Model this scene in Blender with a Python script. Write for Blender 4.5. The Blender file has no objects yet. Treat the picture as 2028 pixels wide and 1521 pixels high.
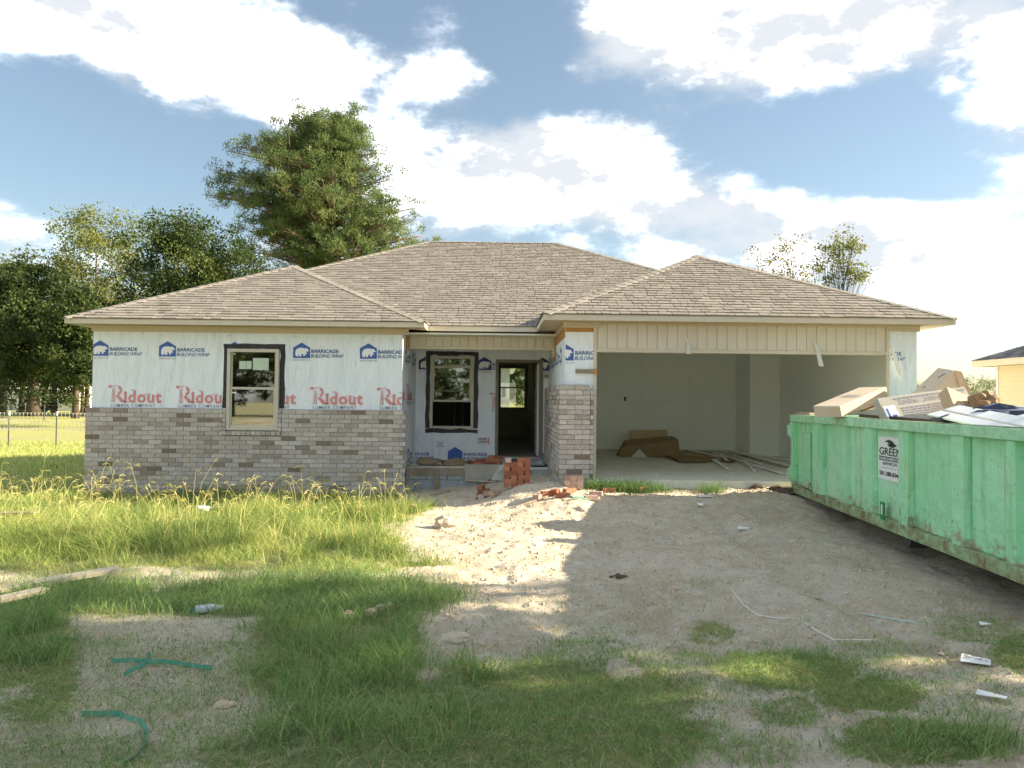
import bpy, bmesh, math, random
import numpy as np
from mathutils import Vector, Matrix, Euler, noise as mnoise
random.seed(7); rng = np.random.default_rng(7)
sc = bpy.context.scene
COL = sc.collection

# ------------------------------------------------------------------ camera
W, H = 2028, 1521
YAW, PITCH, ROLL, FPX, CZ = .0204, .0224, .0097, 1504.4, 1.64
cy, sy, cp, sp, cr, sr = math.cos(YAW), math.sin(YAW), math.cos(PITCH), math.sin(PITCH), math.cos(ROLL), math.sin(ROLL)
cF = Vector((sy*cp, cy*cp, sp)); _r = Vector((cy, -sy, 0)); _u = _r.cross(cF)
cR = cr*_r + sr*_u; cU = -sr*_r + cr*_u
CAM = Vector((0, 0, CZ))
cd = bpy.data.cameras.new('camera'); cam = bpy.data.objects.new('camera', cd); COL.objects.link(cam)
cd.sensor_fit = 'HORIZONTAL'; cd.sensor_width = 36; cd.lens = FPX/W*36; cd.clip_start = .05; cd.clip_end = 3000
m = Matrix.Identity(4)
for i in range(3):
    m[i][0], m[i][1], m[i][2], m[i][3] = cR[i], cU[i], -cF[i], CAM[i]
cam.matrix_world = m; sc.camera = cam
def ray(u, v): return cF + cR*((u-W/2)/FPX) - cU*((v-H/2)/FPX)
def atY(u, v, Y): d = ray(u, v); return CAM + d*(Y/d.y)
def atX(u, v, X): d = ray(u, v); return CAM + d*(X/d.x)
def atZ(u, v, Z): d = ray(u, v); return CAM + d*((Z-CZ)/d.z)

# ------------------------------------------------------------------ light
SUN_EL, SUN_PHI = math.radians(22.5), math.radians(3.5)      # sun from the right, a touch behind the facade
sdir = Vector((math.cos(SUN_EL)*math.cos(SUN_PHI), math.cos(SUN_EL)*math.sin(SUN_PHI), math.sin(SUN_EL)))
sl = bpy.data.lights.new('sun', 'SUN'); sl.energy = 2.0; sl.angle = math.radians(.55); sl.color = (.90, .77, .57)
so = bpy.data.objects.new('sun', sl); COL.objects.link(so)
so.rotation_euler = (-sdir).to_track_quat('-Z', 'Y').to_euler()
EXPOSURE = 3.4
sc.view_settings.view_transform = 'Standard'; sc.view_settings.look = 'None'
sc.view_settings.exposure = EXPOSURE; sc.view_settings.gamma = 1; sc.view_settings.use_curve_mapping = False
sc.render.film_transparent = False
try:
    sc.cycles.use_denoising = True; sc.cycles.max_bounces = 12; sc.cycles.diffuse_bounces = 9; sc.cycles.transparent_max_bounces = 12
except Exception: pass

wd = bpy.data.worlds.new('World'); sc.world = wd; wd.use_nodes = True
nt = wd.node_tree; N = nt.nodes; L = nt.links
for n in list(N): N.remove(n)
out = N.new('ShaderNodeOutputWorld'); bg = N.new('ShaderNodeBackground'); L.new(bg.outputs[0], out.inputs[0])
sky = N.new('ShaderNodeTexSky'); sky.sky_type = 'NISHITA'; sky.sun_disc = False
sky.sun_elevation = SUN_EL; sky.sun_rotation = math.radians(90)-SUN_PHI; sky.air_density = 1.0; sky.dust_density = .6; sky.ozone_density = 1.2
bg.inputs[1].default_value = .15
tc = N.new('ShaderNodeTexCoord')
def wmath(op, a, b=None, c=None):
    n = N.new('ShaderNodeMath'); n.operation = op
    for i, x in enumerate((a, b, c)):
        if x is None: continue
        if isinstance(x, (int, float)): n.inputs[i].default_value = x
        else: L.new(x, n.inputs[i])
    return n.outputs[0]
def wvec(op, a, b):
    n = N.new('ShaderNodeVectorMath'); n.operation = op
    for i, x in enumerate((a, b)):
        if isinstance(x, tuple): n.inputs[i].default_value = x
        else: L.new(x, n.inputs[i])
    return n
DIR = tc.outputs['Generated']
str_ = wvec('MULTIPLY', DIR, (1, 1, 1.9)).outputs[0]
def wnoise(scale, detail, rough, off):
    n = N.new('ShaderNodeTexNoise'); n.inputs['Scale'].default_value = scale; n.inputs['Detail'].default_value = detail
    n.inputs['Roughness'].default_value = rough
    L.new(wvec('ADD', str_, off).outputs[0], n.inputs['Vector']); return n.outputs[0]
n1 = wnoise(4.6, 10, .6, (3.1, .4, 7.7))
n2 = wnoise(9, 6, .6, (1.3, 4.4, .2))
cov = wmath('MULTIPLY_ADD', n1, 1.0, wmath('MULTIPLY', n2, .32))
# clouds and clear gaps seen from the site, as directions in the sky (pixel, half-width, half-height, weight)
BL = [(330, 60, 420, 75, .26), (520, 130, 120, 60, .16), (900, 150, 110, 60, .14), (1420, 70, 300, 110, .24), (1850, 60, 260, 90, .22), (1950, 220, 130, 110, .16),
      (1060, 330, 330, 100, .27), (1290, 400, 230, 110, .24), (1750, 480, 330, 110, .22), (1950, 620, 160, 60, .06), (560, 225, 80, 30, .13), (20, 560, 70, 110, .12), (1500, 530, 200, 60, .14),
      (250, 320, 320, 140, -.42), (1050, 80, 110, 80, -.36), (1620, 300, 260, 95, -.42), (1850, 370, 130, 40, -.25), (1480, 560, 90, 60, -.12), (1100, 200, 230, 45, -.24), (760, 40, 40, 60, -.05), (1900, 700, 200, 70, -.42), (60, 200, 120, 90, -.2)]
for u, v, a, b, wgt in BL:
    d = ray(u, v).normalized()
    q = wvec('MULTIPLY', wvec('SUBTRACT', DIR, tuple(d)).outputs[0], (FPX/a, FPX/a, FPX/b))
    ln = wvec('LENGTH', q.outputs[0], (0, 0, 0)).outputs['Value']
    mr = N.new('ShaderNodeMapRange'); mr.interpolation_type = 'SMOOTHSTEP'; L.new(ln, mr.inputs[0])
    mr.inputs[1].default_value = 0; mr.inputs[2].default_value = 1.35; mr.inputs[3].default_value = wgt; mr.inputs[4].default_value = 0
    cov = wmath('ADD', cov, mr.outputs[0])
mk = N.new('ShaderNodeMapRange'); mk.interpolation_type = 'SMOOTHSTEP'; L.new(cov, mk.inputs[0])
mk.inputs[1].default_value = .54; mk.inputs[2].default_value = .88
n3 = wmath('MULTIPLY_ADD', wmath('SUBTRACT', n1, wnoise(4.6, 10, .6, (3.1+.045, .4, 7.7+.05))), 3.2, wmath('MULTIPLY_ADD', wnoise(3.0, 3, .5, (8.1, 2.4, 5.55)), .8, .12))
sh = N.new('ShaderNodeMapRange'); L.new(n3, sh.inputs[0]); sh.inputs[1].default_value = .34; sh.inputs[2].default_value = .92; sh.interpolation_type = 'SMOOTHSTEP'
cc = N.new('ShaderNodeMix'); cc.data_type = 'RGBA'; L.new(sh.outputs[0], cc.inputs[0])
CL = 2.5
cc.inputs[6].default_value = (.215*CL, .225*CL, .238*CL, 1); cc.inputs[7].default_value = (.97*CL, .98*CL, .98*CL, 1)
skm = N.new('ShaderNodeMix'); skm.data_type = 'RGBA'; skm.blend_type = 'MULTIPLY'; skm.inputs[0].default_value = 1
L.new(sky.outputs[0], skm.inputs[6]); skm.inputs[7].default_value = (.104, .10, .093, 1)
mx = N.new('ShaderNodeMix'); mx.data_type = 'RGBA'
L.new(wmath('MULTIPLY', wmath('POWER', mk.outputs[0], 1.5), .97), mx.inputs[0]); veil = N.new('ShaderNodeMix'); veil.data_type = 'RGBA'; veil.blend_type = 'ADD'; veil.inputs[0].default_value = 1; L.new(skm.outputs[2], veil.inputs[6]); veil.inputs[7].default_value = (.066, .088, .106, 1); L.new(veil.outputs[2], mx.inputs[6]); L.new(cc.outputs[2], mx.inputs[7])
L.new(mx.outputs[2], bg.inputs[0])

# ------------------------------------------------------------------ materials
MATS = {}
def mat(name, col, rough=.8, var=None, vscale=8, bump=0, bscale=40, spec=.3, tint=None, metal=0, transl=0, detail=5, bdist=.01, stretch=None):
    """procedural material; var = second colour mixed by noise; tint = (dark, light) colours mixed by the mesh's own piece attribute"""
    if name in MATS: return MATS[name]
    M = bpy.data.materials.new(name); M.use_nodes = True; t = M.node_tree; n = t.nodes; l = t.links
    b = n['Principled BSDF']; b.inputs['Roughness'].default_value = rough; b.inputs['Metallic'].default_value = metal
    b.inputs['Specular IOR Level'].default_value = spec
    co = n.new('ShaderNodeTexCoord'); vec = co.outputs['Object']
    if stretch:
        mp = n.new('ShaderNodeMapping'); mp.inputs['Scale'].default_value = stretch; l.new(vec, mp.inputs[0]); vec = mp.outputs[0]
    src = None
    def rgb(c):
        r = n.new('ShaderNodeRGB'); r.outputs[0].default_value = (*c, 1); return r.outputs[0]
    def mix(f, a, c, mode='MIX'):
        x = n.new('ShaderNodeMix'); x.data_type = 'RGBA'; x.blend_type = mode
        if isinstance(f, float): x.inputs[0].default_value = f
        else: l.new(f, x.inputs[0])
        l.new(a, x.inputs[6]); l.new(c, x.inputs[7]); return x.outputs[2]
    base = rgb(col)
    if tint:
        at = n.new('ShaderNodeAttribute'); at.attribute_name = 'tint'
        rp = n.new('ShaderNodeValToRGB'); l.new(at.outputs['Fac'], rp.inputs[0])
        el = rp.color_ramp.elements; k = len(tint)
        while len(el) < k: el.new(.5)
        for i, c in enumerate(tint): el[i].position = i/(k-1); el[i].color = (*c, 1)
        base = rp.outputs[0]
    if var:
        nz = n.new('ShaderNodeTexNoise'); nz.inputs['Scale'].default_value = vscale; nz.inputs['Detail'].default_value = detail; nz.inputs['Roughness'].default_value = .65
        l.new(vec, nz.inputs['Vector'])
        r2 = n.new('ShaderNodeMapRange'); l.new(nz.outputs[0], r2.inputs[0]); r2.inputs[1].default_value = .35; r2.inputs[2].default_value = .68
        base = mix(r2.outputs[0], base, rgb(var)) if not tint else mix(r2.outputs[0], base, mix(1.0, base, rgb(var), 'MULTIPLY'))
    l.new(base, b.inputs['Base Color'])
    if bump:
        nb = n.new('ShaderNodeTexNoise'); nb.inputs['Scale'].default_value = bscale; nb.inputs['Detail'].default_value = 6; l.new(vec, nb.inputs['Vector'])
        bp = n.new('ShaderNodeBump'); bp.inputs['Strength'].default_value = bump; bp.inputs['Distance'].default_value = bdist
        l.new(nb.outputs[0], bp.inputs['Height']); l.new(bp.outputs[0], b.inputs['Normal'])
    if transl:
        tr = n.new('ShaderNodeBsdfTranslucent'); l.new(base, tr.inputs[0])
        ms = n.new('ShaderNodeMixShader'); ms.inputs[0].default_value = transl
        l.new(b.outputs[0], ms.inputs[1]); l.new(tr.outputs[0], ms.inputs[2]); l.new(ms.outputs[0], n['Material Output'].inputs[0])
    MATS[name] = M; return M

def glass(name, rough=.02):
    M = bpy.data.materials.new(name); M.use_nodes = True; t = M.node_tree; n = t.nodes; l = t.links
    for x in list(n): n.remove(x)
    o = n.new('ShaderNodeOutputMaterial'); tr = n.new('ShaderNodeBsdfTransparent'); tr.inputs[0].default_value = (.78, .83, .8, 1)
    g = n.new('ShaderNodeBsdfGlossy'); g.inputs['Roughness'].default_value = rough
    nz = n.new('ShaderNodeTexNoise'); nz.inputs['Scale'].default_value = 1.6; co = n.new('ShaderNodeTexCoord'); l.new(co.outputs['Object'], nz.inputs['Vector'])
    bp = n.new('ShaderNodeBump'); bp.inputs['Strength'].default_value = .05; l.new(nz.outputs[0], bp.inputs['Height']); l.new(bp.outputs[0], g.inputs['Normal'])
    fr = n.new('ShaderNodeFresnel'); fr.inputs[0].default_value = 1.75
    a = n.new('ShaderNodeMath'); a.operation = 'MULTIPLY_ADD'; l.new(fr.outputs[0], a.inputs[0]); a.inputs[1].default_value = 1.3; a.inputs[2].default_value = .1
    mxs = n.new('ShaderNodeMixShader'); l.new(a.outputs[0], mxs.inputs[0]); l.new(tr.outputs[0], mxs.inputs[1]); l.new(g.outputs[0], mxs.inputs[2])
    l.new(mxs.outputs[0], o.inputs[0]); return M
GLASS = glass('window_glass')

# ------------------------------------------------------------------ mesh helpers
class MB:
    """collects shapes and links them as ONE mesh object"""
    def __init__(s): s.v = []; s.f = []; s.t = []
    def add(s, vs, fs, t=.5):
        o = len(s.v); s.v += [tuple(p) for p in vs]; s.f += [[i+o for i in f] for f in fs]; s.t += [t]*len(fs); return s
    def box(s, x0, x1, y0, y1, z0, z1, t=.5):
        return s.add([(x, y, z) for z in (z0, z1) for y in (y0, y1) for x in (x0, x1)],
                     [(0, 2, 3, 1), (4, 5, 7, 6), (0, 1, 5, 4), (2, 6, 7, 3), (0, 4, 6, 2), (1, 3, 7, 5)], t)
    def bar(s, a, b, w, h, up=(0, 0, 1), t=.5):
        a = Vector(a); b = Vector(b); d = (b-a).normalized(); sd = d.cross(Vector(up))
        sd = sd.normalized() if sd.length > 1e-5 else Vector((1, 0, 0)); u = sd.cross(d)
        vs = [p + sd*(i*w/2) + u*(j*h/2) for p in (a, b) for j in (-1, 1) for i in (-1, 1)]
        return s.add(vs, [(0, 1, 3, 2), (4, 6, 7, 5), (0, 4, 5, 1), (2, 3, 7, 6), (0, 2, 6, 4), (1, 5, 7, 3)], t)
    def tube(s, pts, rad, n=6, t=.5, cap=True):
        pts = [Vector(p) for p in pts]; k = len(pts); o = len(s.v); rad = rad if hasattr(rad, '__len__') else [rad]*k
        prev = None
        for i, p in enumerate(pts):
            d = (pts[min(i+1, k-1)]-pts[max(i-1, 0)]); d = d.normalized() if d.length > 1e-7 else Vector((0, 0, 1))
            a = prev if prev is not None else (Vector((1, 0, 0)) if abs(d.x) < .8 else Vector((0, 1, 0)))
            a = (a - d*a.dot(d)).normalized(); prev = a; b = d.cross(a)
            for j in range(n):
                th = 2*math.pi*j/n; s.v.append(tuple(p + (a*math.cos(th)+b*math.sin(th))*rad[i]))
        for i in range(k-1):
            for j in range(n):
                s.f.append([o+i*n+j, o+i*n+(j+1) % n, o+(i+1)*n+(j+1) % n, o+(i+1)*n+j]); s.t.append(t)
        if cap: s.f.append([o+j for j in range(n)][::-1]); s.f.append([o+(k-1)*n+j for j in range(n)]); s.t += [t, t]
        return s
    def prism(s, poly, d, t=.5):
        """poly: 3-D outline; d: extrusion vector"""
        k = len(poly); d = Vector(d); vs = [Vector(p) for p in poly] + [Vector(p)+d for p in poly]
        return s.add(vs, [tuple(range(k))[::-1], tuple(range(k, 2*k))] + [(i, (i+1) % k, k+(i+1) % k, k+i) for i in range(k)], t)
    def mesh(s, name):
        me = bpy.data.meshes.new(name); me.from_pydata(s.v, [], s.f); me.validate(); 
        if len(me.polygons) == len(s.t):
            a = me.attributes.new('tint', 'FLOAT', 'FACE'); a.data.foreach_set('value', np.array(s.t, dtype=np.float32))
        bm = bmesh.new(); bm.from_mesh(me); bmesh.ops.recalc_face_normals(bm, faces=bm.faces); bm.to_mesh(me); bm.free()
        return me
    def build(s, name, material, parent=None, bevel=0, smooth=False):
        return link(name, s.mesh(name), material, parent, bevel, smooth)
def link(name, me, material, parent=None, bevel=0, smooth=False):
    o = bpy.data.objects.new(name, me); COL.objects.link(o)
    if material and not me.materials: me.materials.append(material)
    if parent: o.parent = parent
    if bevel:
        b = o.modifiers.new('bevel', 'BEVEL'); b.width = bevel; b.segments = 1; b.limit_method = 'ANGLE'
    if smooth: me.shade_smooth()
    return o
def tag(o, label=None, cat=None, group=None, kind=None):
    if label: o['label'] = label
    if cat: o['category'] = cat
    if group: o['group'] = group
    if kind: o['kind'] = kind
    return o
def empty(name, loc=(0, 0, 0), label=None, cat=None, group=None):
    o = bpy.data.objects.new(name, None); COL.objects.link(o); o.location = loc; o.empty_display_size = .2
    return tag(o, label, cat, group)
def npmesh(name, V, F, material, parent=None, tint=None, smooth=False):
    """V (n,3), F (m,k) arrays -> one object, fast"""
    me = bpy.data.meshes.new(name); V = np.asarray(V, dtype=np.float32); F = np.asarray(F, dtype=np.int32); k = F.shape[1]
    me.vertices.add(len(V)); me.vertices.foreach_set('co', V.ravel())
    me.loops.add(F.size); me.loops.foreach_set('vertex_index', F.ravel())
    me.polygons.add(len(F)); me.polygons.foreach_set('loop_start', np.arange(0, F.size, k, dtype=np.int32))
    try: me.polygons.foreach_set('loop_total', np.full(len(F), k, dtype=np.int32))
    except Exception: pass
    me.update(calc_edges=True)
    if tint is not None:
        a = me.attributes.new('tint', 'FLOAT', 'FACE'); a.data.foreach_set('value', np.asarray(tint, dtype=np.float32))
    return link(name, me, material, parent, 0, smooth)
def sstep(a, b, x):
    t = np.clip((np.asarray(x, dtype=float)-a)/(b-a), 0, 1); return t*t*(3-2*t)
# ------------------------------------------------------------------ palette
m_trim = mat('beige_trim', (.60, .535, .425), .5, var=(.57, .505, .40), vscale=3)
m_soffit = mat('beige_soffit', (.56, .475, .35), .55)
m_vinyl = mat('beige_vinyl_panel', (.64, .59, .495), .5, var=(.60, .55, .46), vscale=5)
m_wrap = mat('white_building_wrap', (.80, .85, .90), .45, var=(.76, .81, .86), vscale=1.6, bump=1, bscale=2.6, bdist=.09, stretch=(2.4, 2.4, .7))
m_blue = mat('blue_print', (.06, .13, .40), .6); m_navy = mat('navy_print', (.045, .10, .28), .6)
m_red = mat('red_print', (.62, .20, .20), .6, var=(.70, .34, .33), vscale=14); m_greyprint = mat('grey_print', (.22, .22, .27), .6)
m_print_white = mat('white_print', (.80, .81, .83), .6)
BR = [(.23, .18, .135), (.36, .305, .26), (.47, .42, .385), (.54, .49, .455), (.62, .575, .54)]
m_brick = mat('grey_brick', (.4, .35, .32), .9, tint=BR, var=(.80, .77, .74), vscale=22, bump=.5, bscale=90, bdist=.004, spec=.15)
m_mortar = mat('mortar', (.36, .33, .30), .95, var=(.28, .26, .23), vscale=20)
SH = [(.145, .13, .112), (.20, .182, .158), (.245, .224, .196), (.285, .262, .23), (.335, .31, .272)]
m_shingle = mat('roof_shingle', (.3, .25, .2), .95, tint=SH, var=(.72, .72, .72), vscale=60, bump=.6, bscale=260, bdist=.003, spec=.1)
m_deck = mat('roof_underlay', (.06, .055, .05), .95)
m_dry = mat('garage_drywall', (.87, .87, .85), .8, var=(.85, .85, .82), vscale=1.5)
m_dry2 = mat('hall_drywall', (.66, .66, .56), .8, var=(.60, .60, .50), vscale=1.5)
m_slab = mat('concrete_slab', (.66, .64, .58), .9, var=(.54, .52, .46), vscale=3, bump=.2, bscale=30)
m_block = mat('concrete_block', (.36, .39, .40), .95, var=(.28, .31, .32), vscale=9, bump=.6, bscale=60, spec=.1)
m_osb = mat('raw_lumber', (.50, .27, .09), .8, var=(.38, .19, .06), vscale=9, stretch=(1, 1, 6))
m_wood = mat('weathered_board', (.33, .27, .20), .85, var=(.22, .18, .13), vscale=9)
m_frame = mat('tan_window_frame', (.55, .51, .42), .45)
m_tape = mat('black_flashing_tape', (.016, .016, .018), .4, var=(.05, .05, .055), vscale=18)
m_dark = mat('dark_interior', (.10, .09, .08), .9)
m_white = mat('white_painted_board', (.78, .78, .77), .5, var=(.72, .72, .70), vscale=4)
m_doorframe = mat('brown_door_frame', (.23, .21, .17), .6)

ZT, ZB = 3.057, 2.950                     # fascia top and bottom
OV = .383
YL, YG, YE, YN = 14.08, 12.56, 14.345, 16.42   # left wing wall, garage wall, entry eave, entry wall
XL0, XL1, XG0, XG1 = -7.726, -1.302, .745, 7.465  # eave corners
YLe, YGe = YL-OV, YG-OV
SL = .48
house = empty('house', (-.2, 14, 0), 'unfinished single-storey house with tan shingle hip roof, half-laid grey brick and white wrap', 'house')
def hp(o):                                  # part of the house without moving it
    o.parent = house; o.matrix_parent_inverse = house.matrix_world.inverted() if False else Matrix.Translation(-Vector(house.location)); return o
def sub(o, p):
    o.parent = p; o.matrix_parent_inverse = Matrix.Translation(-Vector(house.location)) if p is house else Matrix.Identity(4); return o

# ------------------------------------------------------------------ roof
def rz(d): return ZT + d*SL
hw_l = (XL1-XL0)/2; hw_g = (XG1-XG0)/2; xl = (XL0+XL1)/2; xg = (XG0+XG1)/2
D = 5.86; YR = YE+D; YB = YR+D
PL = (xl, YLe+hw_l, rz(hw_l)); RL = (xl, YE+hw_l, rz(hw_l))
PG = (xg, YGe+hw_g, rz(hw_g)); RG = (xg, YE+hw_g, rz(hw_g))
M0 = (XL0+D, YR, rz(D)); M1 = (XG1-D, YR, rz(D))
c = lambda x, y: (x, y, ZT)
planes = {
 'lf': [c(XL0, YLe), c(XL1, YLe), PL],
 'lr': [c(XL1, YLe), c(XL1, YE), RL, PL],
 'mf': [c(XL1, YE), c(XG0, YE), RG, M1, M0, RL],
 'gl': [c(XG0, YE), c(XG0, YGe), PG, RG],
 'gf': [c(XG0, YGe), c(XG1, YGe), PG],
 'gr': [c(XG1, YGe), c(XG1, YB), M1, RG, PG],
 'ml': [c(XL0, YB), c(XL0, YLe), PL, RL, M0],
 'bk': [c(XG1, YB), c(XL0, YB), M0, M1]}
mb = MB()
for p in planes.values(): mb.add([Vector(q)-Vector((0, 0, .02)) for q in p], [tuple(range(len(p)))])
roof = hp(mb.build('roof', m_deck)); roof['label'] = 'tan-brown asphalt shingle hip roof with three fronts'

def clip_poly(P, Q):
    """clip polygon P by convex counter-clockwise polygon Q, both 2-D"""
    out = P
    for i in range(len(Q)):
        a, b = Q[i], Q[(i+1) % len(Q)]; inp = out; out = []
        if not inp: break
        f = lambda p: (b[0]-a[0])*(p[1]-a[1])-(b[1]-a[1])*(p[0]-a[0])
        for j in range(len(inp)):
            p, q = inp[j], inp[(j+1) % len(inp)]; fp, fq = f(p), f(q)
            if fp >= 0: out.append(p)
            if (fp >= 0) != (fq >= 0):
                t = fp/(fp-fq); out.append((p[0]+t*(q[0]-p[0]), p[1]+t*(q[1]-p[1])))
    return out
def shingle_plane(key, want_single):
    """tabs of one roof plane -> list of (size seen, verts, faces, tint)"""
    P = [Vector(q) for q in planes[key]]; O = P[0]; e = (P[1]-P[0]).normalized()
    n = (P[1]-P[0]).cross(P[2]-P[0]).normalized(); n = n if n.z > 0 else -n; s = n.cross(e)
    if s.z < 0: s = -s
    Q = [((p-O).dot(e), (p-O).dot(s)) for p in P]
    ar = sum(Q[i][0]*Q[(i+1) % len(Q)][1]-Q[(i+1) % len(Q)][0]*Q[i][1] for i in range(len(Q)))
    if ar < 0: Q = Q[::-1]
    a0, a1 = min(q[0] for q in Q), max(q[0] for q in Q); b1 = max(q[1] for q in Q)
    ex = .142; res = []; k = 0; b = -.02
    while b < b1:
        a = a0 - random.random()*.4; lift_prev = False
        while a < a1:
            w = random.choice([.12, .15, .18, .22, .27]); tooth = random.random() < .55
            rect = [(a, b), (a+w-.009, b), (a+w-.009, b+ex+.03), (a, b+ex+.03)]
            lo = [(q[0], q[1]) for q in rect]
            cp = clip_poly(lo, [(q[0], q[1]-.02 if q[1] < .01 else q[1]) for q in Q])
            if len(cp) >= 3:
                t0 = .017 if tooth else .011; tt = min(max(random.gauss(.58, .13), 0), 1)
                jag = random.uniform(-.004, .004)
                def lift(q): f = min(max((q[1]-b)/(ex+.03), 0), 1); return t0*(1-f)+.002
                top = [O+e*q[0]+s*(q[1]+(jag if q[1] < b+.01 else 0))+n*lift(q) for q in cp]; bot = [O+e*q[0]+s*q[1]-n*.004 for q in cp]
                m_ = len(cp); vs = top+bot
                fs = [tuple(range(m_))] + [(i, m_+i, m_+(i+1) % m_, (i+1) % m_) for i in range(m_)]
                ctr = sum(top, Vector())/m_; A = abs(sum(cp[i][0]*cp[(i+1) % m_][1]-cp[(i+1) % m_][0]*cp[i][1] for i in range(m_)))
                res.append((A/ctr.y**2 if want_single else 0, vs, fs, tt))
            a += w
        b += ex; k += 1
    return res
allsh = []
for k_ in ('lf', 'lr', 'mf', 'gl', 'gf', 'gr', 'ml'):
    allsh += shingle_plane(k_, k_ in ('lf', 'gf'))
allsh.sort(key=lambda r: -r[0])
for A, vs, fs, t in allsh[:290]:
    b_ = MB().add(vs, fs, t); sub(b_.build('shingle', m_shingle), roof)
big = MB()
for A, vs, fs, t in allsh[290:]: big.add(vs, fs, t)
o = sub(big.build('shingle_courses', m_shingle), roof); o['kind'] = 'stuff'
# hip and ridge caps
def caps(a, b, w=.15, nrm_l=None, nrm_r=None):
    a = Vector(a); b = Vector(b); d = (b-a); Ln = d.length; d.normalize(); sd = d.cross(Vector((0, 0, 1))).normalized(); up = sd.cross(d)
    k = int(Ln/.2); drop = .30 if abs(d.z) < .05 else .235
    for i in range(k):
        p = a + d*(i*Ln/k); q = a + d*((i+1)*Ln/k+.03); h0, h1 = .018, .010
        mbb = MB(); tt = random.uniform(.55, .95)
        vs = [p+up*h0, p+sd*w*.85-up*(w*drop-h0), p-sd*w*.85-up*(w*drop-h0), q+up*h1, q+sd*w*.85-up*(w*drop-h1), q-sd*w*.85-up*(w*drop-h1)]
        vs2 = [v-up*.014 for v in vs]
        mbb.add(vs+vs2, [(0, 1, 4, 3), (0, 3, 5, 2), (0, 2, 8, 6), (0, 6, 7, 1), (1, 7, 10, 4), (2, 5, 11, 8)], tt)
        sub(mbb.build('ridge_cap', m_shingle), roof)
caps(c(XL0, YLe), PL); caps(c(XL1, YLe), PL); caps(c(XG0, YGe), PG); caps(c(XG1, YGe), PG)
caps(RL, M0); caps(RG, M1); caps(M0, M1); caps(PL, RL); caps(PG, RG)

# ------------------------------------------------------------------ fascia, soffit, frieze
T = .022
for nm, (x0, x1, y0, y1) in {'fl': (XL0, XL1, YLe, YLe+T), 'flr': (XL1-T, XL1, YLe+T, YE), 'fe': (XL1-T, XG0+T, YE, YE+T), 'fgl': (XG0, XG0+T, YGe+T, YE), 'fg': (XG0, XG1, YGe, YGe+T),
    'fgr': (XG1-T, XG1, YGe+T, YB), 'fll': (XL0, XL0+T, YLe+T, YB), 'fb': (XL0, XG1, YB-T, YB)}.items():
    hp(MB().box(x0, x1, y0, y1, ZB, ZT-.012).build('fascia', m_trim, bevel=.003))
zs = ZB+.012
for x0, x1, y0, y1 in [(XL0+T, XL1-T, YLe+T, YL), (XL1-.46, XL1-T, YL, YE+T), (XL1-T, XG0+T, YE+T, YE+.36), (XG0+T, XG0+.40, YGe+T, YE+.36), (XG0+.40, XG1-T, YGe+T, YG), (XG1-.45, XG1-T, YG, YB-T), (XL0+T, XL0+.38, YL, YB-T)]:
    hp(MB().box(x0, x1, y0, y1, zs, zs+.01).build('soffit', m_soffit))
# vent grooves of the soffit: thin ribs running out from the wall
mb = MB(); x = XL0+.2
while x < XL1-.1: mb.box(x, x+.012, YLe+T, YL, zs-.006, zs-.0005); x += .14
x = XG0+.15
while x < XG1-.1: mb.box(x, x+.012, YGe+T, YG-.03, zs-.006, zs-.0005); x += .14
x = XL1+.1
while x < XG0-.02: mb.box(x, x+.012, YE+T, YE+.34, zs-.006, zs-.0005); x += .14
hp(mb.build('soffit_ribs', m_soffit))['kind'] = 'stuff'
hp(MB().box(XL0+.30, XL1-.33, YL-.035, YL-.012, 2.845, ZB+.01).build('frieze_board', m_soffit, bevel=.003))
hp(MB().box(XG0+.36, 1.70, YG-.035, YG-.012, 2.865, ZB+.01).build('frieze_board', m_soffit, bevel=.003))
hp(MB().box(6.50, XG1-.40, YG-.035, YG-.012, 2.865, ZB+.01).build('frieze_board', m_soffit, bevel=.003))
hp(MB().box(1.099, 1.125, YG-.03, YE+.36, 2.865, ZB+.01).build('frieze_board', m_soffit, bevel=.003))

# ------------------------------------------------------------------ walls (sheathing behind the wrap, rooms inside)
WT = .10
def wall_x(name, x0, x1, y, z0, z1, mt, opening=None, th=WT, parent=True):
    mb = MB()
    if opening:
        a, b, c0, c1 = opening
        if a > x0: mb.box(x0, a, y, y+th, z0, z1)
        if b < x1: mb.box(b, x1, y, y+th, z0, z1)
        if c0 > z0: mb.box(a, b, y, y+th, z0, c0)
        if c1 < z1: mb.box(a, b, y, y+th, c1, z1)
    else: mb.box(x0, x1, y, y+th, z0, z1)
    return hp(mb.build(name, mt))
def wall_y(name, x, y0, y1, z0, z1, mt, th=WT): return hp(MB().box(x, x+th, y0, y1, z0, z1).build(name, mt))
LWIN = (-4.935, -3.995, 1.06, 2.55); EWIN = (-1.43, -.49, 1.04, 2.60); DOOR = (.045, .935, .435, 2.475); BWIN = (.06, 1.03, 1.34, 2.80)
FZ = .40
wall_x('wall', -7.40, -1.745, YL, -.3, 2.96, m_wrap, LWIN)
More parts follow.
